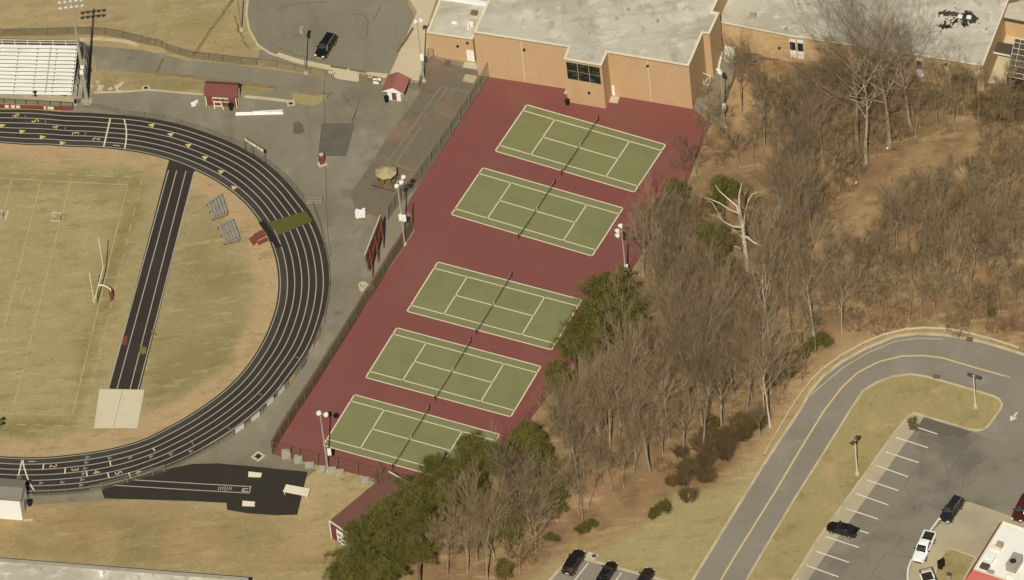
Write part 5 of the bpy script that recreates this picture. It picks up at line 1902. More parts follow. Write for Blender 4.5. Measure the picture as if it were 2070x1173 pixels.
MG = 'mats lying on and beside the track'
slab_thing('crossing_mat', 'large olive green crossing mat laid over the track lanes', 'mat', [(541.6, 450), (557, 446), (575, 441), (617.6, 427), (631.7, 447.5), (607, 458), (585, 467), (562.7, 476.3)], .05, 'mat_green', MG, .01)
slab_thing('crossing_mat', 'black rubber strip along the inner lane beside the olive mat', 'mat', [(522.4, 451), (534, 446), (569.7, 498.5), (558.8, 503)], .05, 'mat_black', MG)
slab_thing('landing_mat', 'maroon foam mat on the infield, larger one touching the black strip', 'mat', [(513, 476), (531, 467), (538, 478), (519, 487)], .3, 'maroon', MG)
slab_thing('landing_mat', 'maroon foam mat on the infield, outermost of the three', 'mat', [(503, 484), (514, 477), (521, 488.5), (512.5, 498)], .2, 'maroon', MG)
slab_thing('landing_mat', 'narrow maroon foam mat on the infield, lowest of the three', 'mat', [(520, 491), (539, 481), (543, 488), (522, 497)], .2, 'maroon', MG)
slab_thing('runway_mat', 'small maroon mat on the long runway', 'mat', [(249, 680), (258.5, 680), (256, 699), (245.5, 697)], .04, 'maroon', MG)
slab_thing('runway_mat', 'small olive mat on the right side of the long runway', 'mat', [(284, 702), (296, 702), (296, 714), (289, 717), (281, 714)], .05, 'mat_olive', MG)
slab_thing('runway_mat', 'tiny brown mat at the right edge of the long runway', 'mat', [(305, 669), (311, 669), (319, 677), (308, 680)], .04, 'mat_olive', MG)
PG = 'white foam blocks on the black jumping apron'
slab_thing('foam_block', 'white foam block on the upper part of the black apron', 'mat', [(502.6, 956), (530, 959), (528, 965.5), (522, 966), (502, 965)], .3, 'cream', PG)
slab_thing('foam_block', 'white foam block on the lower part of the black apron', 'mat', [(490.4, 1015), (516, 1017), (515, 1025), (490, 1024)], .3, 'cream', PG)
t = thing('long_table', 'long white planked table standing at the right edge of the black apron', 'table', G(600, 992))
q = [G(x, y, .7) for x, y in ((578.5, 979), (627, 988), (622, 1003.7), (572, 994))]
for i in range(3):
    b = MB()
    a0, a1 = q[0].lerp(q[3], i / 3 + .01), q[0].lerp(q[3], (i + 1) / 3 - .01)
    c0, c1 = q[1].lerp(q[2], i / 3 + .01), q[1].lerp(q[2], (i + 1) / 3 - .01)
    b.prism([a0, c0, c1, a1], .62, .7)
    b.build('top_plank', 'cream', t)
for p in q:
    c = sum(q, V()) / 4
    p = c + (p - c) * .9
    b = MB()
    b.bar(V((p.x, p.y, 0)), V((p.x, p.y, .62)), .1)
    b.build('leg', 'cream', t)

# goal post
g = G(226.5, 606)
t = thing('goal_post', 'pale yellow football goal post with a maroon padded base', 'goal post', g)
ZC = 3.05
c0, c1 = G(190, 611, ZC), G(208.5, 541, ZC)
cm = (c0 + c1) / 2
b = MB()
b.tube([g, g + UP * 1.9], .30, 10)
b.build('base_pad', 'maroon', t)
b = MB()
pts = [g + UP * 1.8, g + UP * 2.3, g.lerp(V((cm.x, cm.y, 0)), .25) + UP * 2.72, g.lerp(V((cm.x, cm.y, 0)), .6) + UP * 2.98, V((cm.x, cm.y, ZC))]
b.tube(pts, .11, 8)
b.build('gooseneck', 'cream', t)
b = MB()
b.tube([c0, c1], .09, 8)
b.build('crossbar', 'cream', t)
for c in (c0, c1):
    b = MB()
    b.tube([c - UP * .06, c + UP * 6.3], .07, 8)
    b.build('upright', 'cream', t)

# ------------------------------------------------------------------ guard rail on the outer side of the bend
t = thing('guard_rail', 'long cream barrier rail curving round the outside of the road bend', 'guard rail', G(1700, 715))
rp = GL([(1545, 922), (1580, 862), (1610, 812), (1640, 772), (1665, 748), (1700, 722), (1745, 697), (1785, 680), (1830, 669), (1870, 666), (1915, 668), (1960, 677), (2005, 689), (2040, 700), (2061, 707)])
b = MB()
for a, e in zip(rp, rp[1:]):
    b.bar(a + UP * .38, e + UP * .38, .16, .26)
b.build('rail', 'rail_white', t)
for i in range(len(rp)):
    b = MB()
    b.bar(rp[i], rp[i] + UP * .36, .14, .18)
    b.build('post', 'timber', t)

# ------------------------------------------------------------------ lower left buildings
t = thing('white_shed', 'white shed with a grey roof at the lower left edge beside the track', 'shed', G(46, 1052))
HW = 4.3
p0 = G(46, 1052)
d = (G(46, 1052) - G(0, 1048.7)).normalized()
n_ = V((-d.y, d.x, 0))
dp = 3.9
A = p0 - d * 9
b = MB()
wall_quad(b, A, p0, 0, HW)
wall_quad(b, p0 + n_ * dp, A + n_ * dp, 0, HW)
b.add([p0, p0 + n_ * dp, p0 + n_ * dp + UP * HW, p0 + n_ * dp * .5 + UP * (HW + .55), p0 + UP * HW], ((0, 1, 2, 3, 4),))
b.build('wall', 'white', t)
b = MB()
for y0, z0, y1, z1 in ((-.2, HW - .02, dp / 2, HW + .6), (dp / 2, HW + .6, dp + .2, HW - .02)):
    q = [A + n_ * y0 + UP * z0, p0 + d * .25 + n_ * y0 + UP * z0, p0 + d * .25 + n_ * y1 + UP * z1, A + n_ * y1 + UP * z1]
    b.add(q + [x + UP * .1 for x in q], ((0, 1, 2, 3), (4, 5, 6, 7), (0, 1, 5, 4), (1, 2, 6, 5), (2, 3, 7, 6)))
b.build('roof', 'grey_roof', t)
b = MB()
b.obox(p0 + d * .04 + n_ * dp * .5 + UP * 1.2, d * .03, n_ * .5, UP * 1.1)
b.build('door', 'steel', t)
b = MB()
b.strip(GL([(48, 1053), (67, 1051)]), .4, 0, .1)
struct('shed_step', b, M['concrete'])

t = thing('flat_roof_building', 'large flat roofed building cut off by the lower left edge', 'building', G(420, 1190))
HB = 4.5
q = [G(x, y, HB) for x, y in ((-60, 1124), (502, 1168), (496, 1300), (-60, 1290))]
ring_block(t, q, HB, 'brick_tan', 'roof', 'steel', inset=.5)
g = G(205, 1161, HB)
b = MB()
b.tube([g - UP * .3, g + UP * .45], .28, 8)
b.tube([g + UP * .4, g + UP * .5], .42, 8)
b.build('roof_vent', 'white', t)

t = thing('maroon_roof_building', 'long low building with a maroon roof half hidden under the pines', 'building', G(670, 1089))
HM = 3.7
q = [G(x, y, HM) for x, y in ((665.5, 1053.5), (786, 954), (833, 980), (709, 1083))]
b = MB()
lo = [q[0], q[1], q[2], q[3]]
c = sum(q, V()) / 4
w4 = [c + (p - c) * .985 for p in q]
for i in range(4):
    wall_quad(b, V((w4[i].x, w4[i].y, 0)), V((w4[(i + 1) % 4].x, w4[(i + 1) % 4].y, 0)), 0, HM - .1)
b.build('wall', 'maroon', t)
b = MB()
b.prism(q, HM - .1, HM + .02)
b.build('roof', 'maroon_roof', t)
b = MB()
for i, j in ((0, 3), (1, 2)):
    b.bar(q[i] + UP * .03, q[j] + UP * .03, .16, .2)
b.bar(V((q[0].x, q[0].y, .1)), q[0], .16, .16)
b.build('edge_trim', 'cream', t)
e0_, e1_ = V((w4[0].x, w4[0].y, 0)), V((w4[3].x, w4[3].y, 0))
d = (e1_ - e0_).normalized()
n_ = V((d.y, -d.x, 0))
if n_.y > 0:
    n_ = -n_
b = MB()
m_ = e0_.lerp(e1_, .62) + n_ * .07
b.obox(m_ + UP * 1.5, d * (e1_ - e0_).length * .33, n_ * .04, UP * 1.35)
pn = b.build('white_panel', 'white', t)
for i in range(9):
    s_, z = random.uniform(-.8, .9), random.uniform(-.9, .8)
    p = m_ + d * s_ * (e1_ - e0_).length * .27 + UP * (1.5 + z) + n_ * .05
    b = MB()
    b.obox(p, d * random.uniform(.15, .35) + UP * random.uniform(-.1, .1), n_ * .01, UP * random.uniform(.06, .18))
    b.build('dark_mark', 'dark', pn)

# ------------------------------------------------------------------ restaurant
t = thing('restaurant', 'restaurant with a white flat roof and red awning in the lower right corner', 'building', G(1972, 1203))
HQ = 5.4
q = [G(x, y, HQ) for x, y in ((2027.6, 1053), (1967.5, 1151), (2180, 1222), (2240, 1124))]
b = MB()
for i in range(4):
    p, r_ = q[i], q[(i + 1) % 4]
    wall_quad(b, V((p.x, p.y, 0)), V((r_.x, r_.y, 0)), 0, HQ - .1)
b.build('wall', 'brick_tan', t)
b = MB()
b.flat(q, HQ - .1)
b.build('flat_roof', 'white_roof', t)
qq = q if sum(p.x * r_.y - r_.x * p.y for p, r_ in zip(q, q[1:] + q[:1])) > 0 else q[::-1]
b = MB()
b.strip(qq, .22, HQ - .3, HQ + .05, closed=True, side=1)
b.build('coping', 'cream', t)
b = MB()
n = 4
for i in range(4):
    p, r_ = qq[i], qq[(i + 1) % 4]
    d = (r_ - p).normalized()
    o_ = V((d.y, -d.x, 0))
    b.quad(p + o_ * 1.3 - d * 1.3 - UP * 2.4, r_ + o_ * 1.3 + d * 1.3 - UP * 2.4, r_ + o_ * .06 - UP * .02, p + o_ * .06 - UP * .02)
b.build('awning', 'red_awning', t)
dq = (q[2] - q[1]).normalized()
rq = math.atan2(dq.y, dq.x)
b = MB()
b.box(G(2051, 1145, HQ - .1), 1.5, 2.6, 1.5, rq)
ac = b.build('air_conditioner', 'steel', t)
b = MB()
c = G(2051, 1145, HQ - .1) + UP * 1.5 - V((.2, .3, 0))
b.tube([c, c + UP * .05], .5, 12)
b.build('fan', 'dark', ac)
for px, sx, sy, sz, m in (((2021, 1106), .9, .9, .8, 'steel'), ((2014, 1110), 1.6, .6, .3, 'cream'), ((2000, 1132), 1.5, 1.5, .7, 'white'), ((1991, 1147), 1.3, 1.0, .4, 'dark_panel'), ((2003, 1157), 1.0, .5, .3, 'steel'), ((2060, 1125), .4, .9, .5, 'white')):
    b = MB()
    b.box(G(px[0], px[1], HQ - .1), sx, sy, sz, rq)
    b.box(G(px[0], px[1], HQ - .1) + UP * sz, sx * .7, sy * .7, .1, rq)
    b.build('roof_unit', m, t)
b = MB()
c = G(2039, 1168, HQ - .1)
b.tube([c, c + UP * .5, c + UP * .6], [.5, .5, .35], 12)
b.build('roof_vent', 'white', t)
g = G(1903, 1151)
t = thing('menu_board', 'black upright menu board on the small grass island', 'sign', g)
b = MB()
b.box(g, .3, .3, .6, .5)
b.build('post', 'dark', t)
b = MB()
b.box(g + UP * .5, 1.05, .4, 1.5, .5)
b.build('board', 'black_plastic', t)
g = G(1919, 1171)
t = thing('speaker_post', 'grey speaker post at the bottom of the small grass island', 'post', g)
b = MB()
b.box(g, .6, .4, 1.0, -.6)
b.build('post', 'steel', t)
b = MB()
b.box(g + UP * 1.0, .7, .5, .15, -.6)
b.build('cap', 'dark_panel', t)
g = G(1845, 858)
t = thing('dead_shrub', 'dark brown collapsed shrub at the corner of the first parking bay', 'shrub', g)
b = MB()
for i in range(260):
    a = random.uniform(0, 6.28)
    l_ = random.uniform(.3, .95)
    o_ = V((random.uniform(-.6, .6), random.uniform(-1.3, .9), 0))
    p = g + o_ + UP * .15
    b.tube([p, p + V((math.cos(a) * l_ * .6, math.sin(a) * l_ * .6, random.uniform(.1, .7)))], [.035, .015], 3, False)
b.build('branches', 'hedge_twig', t)
# ------------------------------------------------------------------ vehicles
def rrect(x0, x1, hw, z, r=.18):
    """rounded rectangle ring, 12 points, ccw"""
    o = []
    for cx, cy, a0 in ((x1 - r, hw - r, 0), (x0 + r, hw - r, 90), (x0 + r, -hw + r, 180), (x1 - r, -hw + r, 270)):
        for k in (0, 45, 90):
            a = R(a0 + k)
            o.append(V((cx + r * math.cos(a), cy + r * math.sin(a), z)))
    return o


def loft(b, rings, cap0=True, cap1=True):
    n = len(rings[0])
    base = len(b.v)
    for r_ in rings:
        b.v += [V(p) for p in r_]
    for i in range(len(rings) - 1):
        for j in range(n):
            a0, a1 = base + i * n + j, base + i * n + (j + 1) % n
            b.f.append((a0, a1, a1 + n, a0 + n))
    if cap0:
        b.f.append(tuple(base + j for j in range(n - 1, -1, -1)))
    if cap1:
        b.f.append(tuple(base + (len(rings) - 1) * n + j for j in range(n)))


def section(x, hw, z0, z1, ed=.12):
    return [V((x, -hw * .9, z0)), V((x, hw * .9, z0)), V((x, hw, z0 + .22)), V((x, hw, z1 - ed)), V((x, hw * .88, z1)), V((x, 0, z1 + .03)), V((x, -hw * .88, z1)), V((x, -hw, z1 - ed)), V((x, -hw, z0 + .22))]


CARS = {
    'sedan': dict(L=4.8, W=1.84, H=1.43, body=[(-2.4, .74, .42, .80), (-2.3, .86, .28, .96), (-1.6, .92, .22, 1.0), (0, .92, .2, .95), (1.0, .92, .22, .94), (1.9, .88, .26, .84), (2.3, .76, .32, .70), (2.4, .62, .40, .58)],
                  cab=(-1.75, 1.1, -.95, .25, .80, .64), wheels=(1.42, -1.38, .33)),
    'suv': dict(L=4.9, W=1.94, H=1.78, body=[(-2.45, .80, .45, .98), (-2.38, .92, .32, 1.1), (-1.6, .97, .26, 1.08), (0, .97, .24, 1.05), (1.0, .97, .26, 1.06), (1.9, .93, .3, 1.0), (2.35, .82, .36, .86), (2.45, .68, .42, .70)],
                cab=(-2.36, 1.15, -2.1, .42, .86, .74), wheels=(1.48, -1.45, .38)),
    'pickup': dict(L=5.8, W=2.0, H=1.85, body=[(-2.9, .92, .5, 1.08), (-2.85, .98, .4, 1.12), (-1.2, 1.0, .36, 1.12), (-.75, 1.0, .34, 1.12), (1.0, 1.0, .34, 1.12), (1.9, .97, .36, 1.08), (2.75, .9, .4, .98), (2.9, .78, .44, .84)],
                   cab=(-.85, 1.35, -.62, .6, .88, .76), wheels=(1.85, -1.75, .40)),
}


def car(kind, paint, label, front, rear, name='parked_car', cat='car', group='cars and trucks parked around the restaurant and school', extra=None, light='lens'):
    c = CARS[kind]
    f, r_ = G(*front), G(*rear)
    mid = (f + r_) / 2
    ang = math.atan2(f.y - r_.y, f.x - r_.x)
    t = thing(name, label, cat, V((0, 0, 0)), group)
    L, W, H = c['L'], c['W'], c['H']
    b = MB()
    loft(b, [section(*s_) if len(s_) == 5 else section(s_[0], s_[1], s_[2], s_[3]) for s_ in c['body']])
    body = b.build('body', paint, t)
    md = body.modifiers.new('bevel', 'BEVEL')
    md.width, md.segments, md.limit_method, md.angle_limit = .06, 3, 'ANGLE', R(25)
    for p in body.data.polygons:
        p.use_smooth = True
    x0, x1, tx0, tx1, hb, ht = c['cab']
    zb = .98 if kind == 'sedan' else (1.07 if kind == 'suv' else 1.12)
    rr = H - .05
    bot = rrect(x0, x1, hb, zb - .03, .16)
    top = rrect(tx0, tx1, ht, rr, .14)
    b = MB()
    loft(b, [bot, top], False, False)
    b.build('window_glass', 'glass', t, smooth=False)
    b = MB()
    loft(b, [rrect(tx0 - .02, tx1 + .02, ht + .02, rr - .03, .15), rrect(tx0, tx1, ht, rr + .03, .15), rrect(tx0 + .12, tx1 - .12, ht - .1, rr + .07, .12)])
    b.build('roof', paint, t, smooth=True)
    pil = MB()
    for k in ((x1, tx1), (x0, tx0)):
        for s_ in (-1, 1):
            pil.bar((k[0] - .10 * (1 if k[0] > 0 else -1), s_ * (hb - .03), zb - .03), (k[1] - .06 * (1 if k[0] > 0 else -1), s_ * (ht - .02), rr), .10, .09)
    mx = (x0 + x1) / 2 - .1
    for s_ in (-1, 1):
        pil.bar((mx, s_ * (hb + .005), zb - .03), (mx - .05, s_ * (ht + .005), rr), .09, .06)
        if kind == 'suv':
            pil.bar((x0 + .9, s_ * (hb + .005), zb - .03), (x0 + .8, s_ * (ht + .005), rr), .09, .08)
    pil.build('pillars', paint, t)
    for wx in c['wheels'][:2]:
        for s_ in (-1, 1):
            wr = c['wheels'][2]
            b = MB()
            y0, y1 = s_ * (W / 2 - .24), s_ * (W / 2 + .01)
            b.tube([(wx, y0, wr), (wx, y1, wr)], wr, 16)
            ty = b.build('wheel', 'tyre', t)
            b = MB()
            b.tube([(wx, y1, wr), (wx, y1 + s_ * .015, wr)], wr * .62, 12)
            b.build('rim', 'rim', ty)
    hx = c['body'][-2]
    for s_ in (-1, 1):
        b = MB()
        b.obox((hx[0] - .02, s_ * hx[1] * .78, hx[3] - .06), (.13, -s_ * .02, -.02), (.02 * s_, .17, 0), (0, 0, .08))
        b.build('headlight', light, t)
        tx = c['body'][1]
        b = MB()
        b.obox((tx[0] - .04, s_ * tx[1] * .86, tx[3] - .16), (.06, 0, 0), (0, .12, 0), (0, 0, .12))
        b.build('tail_light', 'red_lens', t)
        b = MB()
        b.obox((x1 - .35, s_ * (W / 2 + .10), zb + .05), (.09, 0, 0), (0, .11, 0), (0, 0, .07))
        b.build('wing_mirror', paint if kind != 'pickup' else 'black_plastic', t)
    b = MB()
    b.obox((c['body'][-1][0] - .02, 0, .5), (.07, 0, 0), (0, c['body'][-1][1] * .8, 0), (0, 0, .11))
    b.build('grille', 'steel' if paint != 'car_white' else 'dark', t)
    b = MB()
    b.obox((c['body'][0][0] - .005, 0, .72), (.012, 0, 0), (0, .26, 0), (0, 0, .08))
    b.build('number_plate', 'white', t)
    if extra == 'rails':
        for s_ in (-1, 1):
            b = MB()
            b.bar((tx0 + .2, s_ * (ht - .08), rr + .1), (tx1 - .2, s_ * (ht - .08), rr + .1), .05, .05)
            b.build('roof_rail', 'steel', t)
    if kind == 'pickup':
        b = MB()
        b.obox((-1.85, 0, 1.145), (.92, 0, 0), (0, .76, 0), (0, 0, .008))
        b.build('cargo_bed', 'dark', t)
        b = MB()
        for a, e in (((-2.85, -.9, 1.16), (-.95, -.9, 1.16)), ((-2.85, .9, 1.16), (-.95, .9, 1.16)), ((-2.82, -.9, 1.16), (-2.82, .9, 1.16))):
            b.bar(a, e, .16, .12)
        b.build('bed_rail', paint, t)
        if extra == 'rack':
            b = MB()
            for s_ in (-.92, .92):
                b.tube([(-2.7, s_, 1.1), (-2.7, s_, 2.05), (2.0, s_, 2.05)], .05, 6)
                b.tube([(-.9, s_, 1.1), (-.9, s_, 2.05)], .05, 6)
            for x in (-2.7, -1.6, -.4, .9, 2.0):
                b.tube([(x, -.92, 2.05), (x, .92, 2.05)], .05, 6)
            b.build('ladder_rack', 'dark', t)
        else:
            b = MB()
            b.box((-1.15, 0, 1.15), .35, 1.5, .12)
            b.build('tool_box', 'black_plastic', t)
    t.location = mid
    t.rotation_euler = (0, 0, ang)
    return t


car('suv', 'car_black', 'black sport utility car alone in the cul-de-sac at the top', (648.5, 117.5), (670, 84), extra='rails')
car('suv', 'car_black', 'black sport utility car in the corner bay at the bottom, beside the manhole slab', (1174, 1121), (1148, 1165))
car('sedan', 'car_black', 'black car in the second bay of the bottom row, cut off by the frame', (1242, 1140), (1212, 1190))
car('sedan', 'car_charcoal', 'black car in the third bay of the bottom row, mostly out of frame', (1317, 1153), (1288, 1204))
car('sedan', 'car_black', 'black sedan alone in the striped bays by the grass verge', (1676, 1069), (1731, 1083), light='amber')
car('suv', 'car_charcoal', 'dark sport utility car in the drive-through lane behind the white pickup', (1907, 1062), (1941, 1015), extra='rails')
car('pickup', 'car_white', 'white pickup truck with an open black bed in the drive-through lane', (1853, 1146), (1884, 1080), 'pickup_truck', 'truck')
car('pickup', 'car_white', 'white truck with a dark ladder rack, cut off by the bottom edge', (1898, 1232), (1868, 1158), 'pickup_truck', 'truck', extra='rack')
car('suv', 'car_maroon', 'dark red car behind the restaurant at the right edge', (2054, 1060), (2080, 1012))


# ------------------------------------------------------------------ bare trees
def perp(d, a):
    ref = V((0, 0, 1)) if abs(d.z) < .9 else V((1, 0, 0))
    s_ = d.cross(ref).normalized()
    return s_ * math.cos(a) + s_.cross(d) * math.sin(a)


def cone(b, p, q, r0_, r1_, n=3):
    """thin tapered branch piece"""
    d = (q - p)
    if d.length < 1e-5:
        return
    d.normalize()
    a = perp(d, 0)
    c = d.cross(a)
    base = len(b.v)
    for c0_, rr in ((p, r0_), (q, r1_)):
        for j in range(n):
            t = 2 * PI * j / n
            b.v.append(c0_ + (a * math.cos(t) + c * math.sin(t)) * rr)
    for j in range(n):
        k = (j + 1) % n
        b.f.append((base + j, base + k, base + n + k, base + n + j))


def limb(bb, rng, p, d, ln, r, depth, spread, upw, kids, tw):
    """recursive branch: bends as it goes and throws side branches"""
    segs = 3 if depth > 1 else 2
    b = bb[0] if depth > 1 else bb[1]
    pos = p.copy()
    pts = [pos]
    for i in range(segs):
        d = (d + perp(d, rng.uniform(0, 6.28)) * rng.uniform(.05, .22) + V((0, 0, upw))).normalized()
        q = pos + d * ln / segs
        r1 = r * (1 - (i + 1) / (segs + .6))
        cone(b, pos, q, max(r * (1 - i / (segs + .6)), tw), max(r1, tw * .7), 4 if depth > 2 else 3)
        if depth > 0:
            k = kids[depth] / segs
            k = int(k) + (rng.random() < k % 1)
            for _ in range(k):
                a = rng.uniform(0, 6.28)
                nd = (d + perp(d, a) * spread * rng.uniform(.6, 1.25)).normalized()
                f = rng.uniform(.25, 1)
                limb(bb, rng, pos.lerp(q, f), nd, ln * rng.uniform(.48, .8), max(r1 * .6, tw), depth - 1, spread, upw, kids, tw)
        pos = q
    if depth > 0:
        for _ in range(2):
            nd = (d + perp(d, rng.uniform(0, 6.28)) * .35).normalized()
            limb(bb, rng, pos, nd, ln * .5, max(r * .3, tw), depth - 1, spread, upw, kids, tw)


def bare_proto(seed, H, clear, nl, spread, upw, tr, name='bare_tree', tk='bark', ck='twig', kids=(0, 4.5, 5.5, 5), tw=.022, depth=3):
    rng = random.Random(seed)
    t = thing(name, 'bare tree', 'tree', V())
    tb = MB()
    pts = [V((0, 0, -.15))]
    rs_ = [tr * 1.25]
    p = V((0, 0, 0))
    d = V((rng.uniform(-.12, .12), rng.uniform(-.12, .12), 1)).normalized()
    H *= rng.uniform(.86, 1.12)
    tr *= rng.uniform(.75, 1.25)
    n = 7
    for i in range(n):
        d = (d + V((rng.uniform(-.07, .07), rng.uniform(-.07, .07), .08))).normalized()
        p = p + d * H * .72 / n
        pts.append(p)
        rs_.append(tr * (1 - .82 * (i + 1) / n))
    tb.tube(pts, rs_, 7)
    cb, lb = MB(), MB()
    spread *= rng.uniform(.75, 1.3)
    upw *= rng.uniform(.6, 1.3)
    skew = rng.uniform(0, 6.28)
    for i in range(nl):
        f = clear + (1 - clear) * (i + rng.random() * .8) / nl
        k = f * n
        j = min(int(k), n - 1)
        q = pts[j + 1].lerp(pts[min(j + 2, n)], k - j) if j + 2 <= n else pts[n]
        a = i * 2.4 + rng.uniform(-.5, .5)
        out = spread * (1.25 - .6 * f)
        nd = V((math.cos(a) * out, math.sin(a) * out, 1)).normalized()
        ln = H * (.46 - .16 * f) * rng.uniform(.65, 1.2) * (1 + .3 * math.cos(a - skew))
        limb((lb, cb), rng, q, nd, ln, tr * (.42 - .2 * f), depth, .5, upw, kids, tw)
    tb.build('trunk', tk, t)
    lb.build('limbs', tk, t)
    cb.build('crown', ck, t)
    return t


def pine_proto(seed, H, cr_, cz, ch, nc, name='pine_tree', dens=46, cs=.85, leaf=.26):
    """dense rounded pine: tapered trunk, limbs, needle tufts in ragged clumps"""
    rng = random.Random(seed)
    t = thing(name, 'pine', 'tree', V())
    tb = MB()
    tb.tube([V((0, 0, -.15)), V((.1, 0, H * .4)), V((.05, .1, H * .75)), V((0, 0, H * .95))], [.24, .19, .11, .04], 7)
    clumps = []
    lobes = []
    for i in range(rng.randint(6, 8)):
        a = i * 2.4 + rng.uniform(-.4, .4)
        rr = cr_ * rng.uniform(.35, .62)
        lobes.append((V((math.cos(a) * rr, math.sin(a) * rr, cz + ch * rng.uniform(-.55, .45))), cr_ * rng.uniform(.42, .6)))
    lobes.append((V((0, 0, cz + ch * .55)), cr_ * .55))
    for i in range(nc):
        c, lr = rng.choice(lobes)
        d = V((rng.gauss(0, 1), rng.gauss(0, 1), rng.gauss(.4, 1)))
        d.normalize()
        clumps.append(c + V((d.x, d.y, d.z * .8)) * lr * rng.uniform(.55, 1.08))
    for c, lr in lobes:
        z0 = max(1.5, c.z - rng.uniform(.8, 1.8))
        tb.tube([V((0, 0, z0)), (V((0, 0, z0)) + c) / 2 + V((0, 0, -.3)), c - V((0, 0, lr * .3))], [.08, .06, .02], 5)
    tb.build('trunk', 'pine_bark', t)
    cb = MB()
    for c in clumps:
        s_ = cs * rng.uniform(.6, 1.2)
        for k in range(dens):
            d = V((rng.gauss(0, 1), rng.gauss(0, 1), rng.gauss(0, .8)))
            p = c + d * s_ * .36
            a = V((rng.gauss(0, 1), rng.gauss(0, 1), rng.gauss(.5, .8))).normalized()
            q = perp(a, rng.uniform(0, 6.28))
            l_, w_ = leaf * rng.uniform(.7, 1.3), leaf * rng.uniform(.25, .45)
            cb.add([p - q * w_, p + a * l_ * .5 - q * w_ * .3, p + a * l_, p + q * w_], ((0, 1, 2, 3),))
    cb.build('crown', 'needles', t)
    return t


def shrub_proto(seed, r_, h, n, m='brush_twig', name='bare_shrub', leafy=False, tw=.02):
    rng = random.Random(seed)
    b = MB()
    lf = MB()
    lobes_ = [(rng.uniform(-.9, .9) * r_, rng.uniform(-.9, .9) * r_, rng.uniform(.35, .7), rng.uniform(.5, 1.15)) for _ in range(4)]
    for i in range(n):
        a, rr = rng.uniform(0, 6.28), r_ * math.sqrt(rng.random()) * .75
        if leafy:
            lo_ = lobes_[i % len(lobes_)]
            p = V((lo_[0] + math.cos(a) * rr * lo_[2], lo_[1] + math.sin(a) * rr * lo_[2], -.03))
        else:
            p = V((math.cos(a) * rr, math.sin(a) * rr, -.03))
        d = V((math.cos(a) * rng.uniform(0, .6), math.sin(a) * rng.uniform(0, .6), 1)).normalized()
        ln = h * rng.uniform(.5, 1.05) * (lobes_[i % len(lobes_)][3] if leafy else 1)
        q = p + d * ln * .55
        cone(b, p, q, tw * 1.3, tw, 3)
        for k in range(4):
            d2 = (d + perp(d, rng.uniform(0, 6.28)) * rng.uniform(.3, .9)).normalized()
            s_ = p.lerp(q, rng.uniform(.4, 1))
            e = s_ + d2 * ln * rng.uniform(.3, .6)
            cone(b, s_, e, tw * .9, tw * .6, 3)
            for k2 in range(2):
                d3 = (d2 + perp(d2, rng.uniform(0, 6.28)) * .7).normalized()
                cone(b, s_.lerp(e, rng.uniform(.3, 1)), e + d3 * ln * .2, tw * .7, tw * .5, 3)
            if leafy:
                for k2 in range(11):
                    c = e + V((rng.gauss(0, .2), rng.gauss(0, .2), rng.gauss(0, .2)))
                    a2 = V((rng.gauss(0, 1), rng.gauss(0, 1), rng.gauss(.4, .8))).normalized()
                    q2 = perp(a2, rng.uniform(0, 6.28))
                    w_ = rng.uniform(.03, .07)
                    lf.add([c - q2 * w_, c + a2 * .15, c + q2 * w_], ((0, 1, 2),))
    t = thing(name, 'shrub', 'shrub', V())
    b.build('stems', m, t)
    if leafy:
        lf.build('foliage', 'leaves', t)
    return t


TALL = [bare_proto(100 + i, 15, .42, 10, .40, .10, .17, kids=(0, 3.4, 3.6, 3.2), tw=.0105) for i in range(8)]
BROAD = [bare_proto(200 + i, 11, .30, 10, .8, .08, .15, kids=(0, 3.4, 3.6, 3.4), tw=.0105) for i in range(5)]
SLIM = [bare_proto(300 + i, 10, .45, 7, .4, .08, .08, kids=(0, 3, 2.6, 2.6), tw=.0095) for i in range(6)]
PALE = [bare_proto(400 + i, 14, .45, 8, .45, .10, .16, tk='pale_bark', kids=(0, 3.2, 3.2, 3), tw=.0105) for i in range(3)]
GIANT = [bare_proto(500 + i, 27, .34, 12, .8, .07, .34, kids=(0, 3, 3.2, 3.4), tw=.012) for i in range(4)]
SCRUB = [bare_proto(600 + i, 5.5, .14, 8, .75, .06, .05, ck='brush_twig', kids=(0, 3, 2.8, 2.8), tw=.009) for i in range(6)]
PINE = [pine_proto(700 + i, 11, 3.1, 7.2, 3.0, 180, dens=84, leaf=.135, cs=.66) for i in range(4)]
PINES = [pine_proto(750 + i, 6.8, 1.8, 3.6, 2.9, 110, dens=76, leaf=.13, cs=.6) for i in range(3)]
BRUSH = [shrub_proto(800 + i, 2.6, 1.5, 95, tw=.0125) for i in range(5)]
HEDGE = [shrub_proto(850 + i, 2.1, 2.5, 130, 'hedge_twig', 'dense_shrub', tw=.019) for i in range(3)]
EVER = [shrub_proto(900 + i, 1.2, 1.7, 60, 'hedge_twig', 'evergreen_shrub', True) for i in range(4)]
USED = {}
rt = random.Random(5)


def plant(protos, pos, label, group, s=1.0, rot=None, sz=None):
    o = rt.choice(protos)
    if o.name not in USED:
        USED[o.name] = 1
        c = o
    else:
        c = copy_tree(o)
    c.location = (pos.x, pos.y, 0)
    c.rotation_euler = (0, 0, rt.uniform(0, 6.28) if rot is None else rot)
    c.scale = (s, s, sz or s)
    c['label'] = label
    c['group'] = group
    return c


def inpoly(p, poly):
    c = False
    for i in range(len(poly)):
        a, b_ = poly[i], poly[i - 1]
        if (a[1] > p[1]) != (b_[1] > p[1]) and p[0] < (b_[0] - a[0]) * (p[1] - a[1]) / (b_[1] - a[1]) + a[0]:
            c = not c
    return c


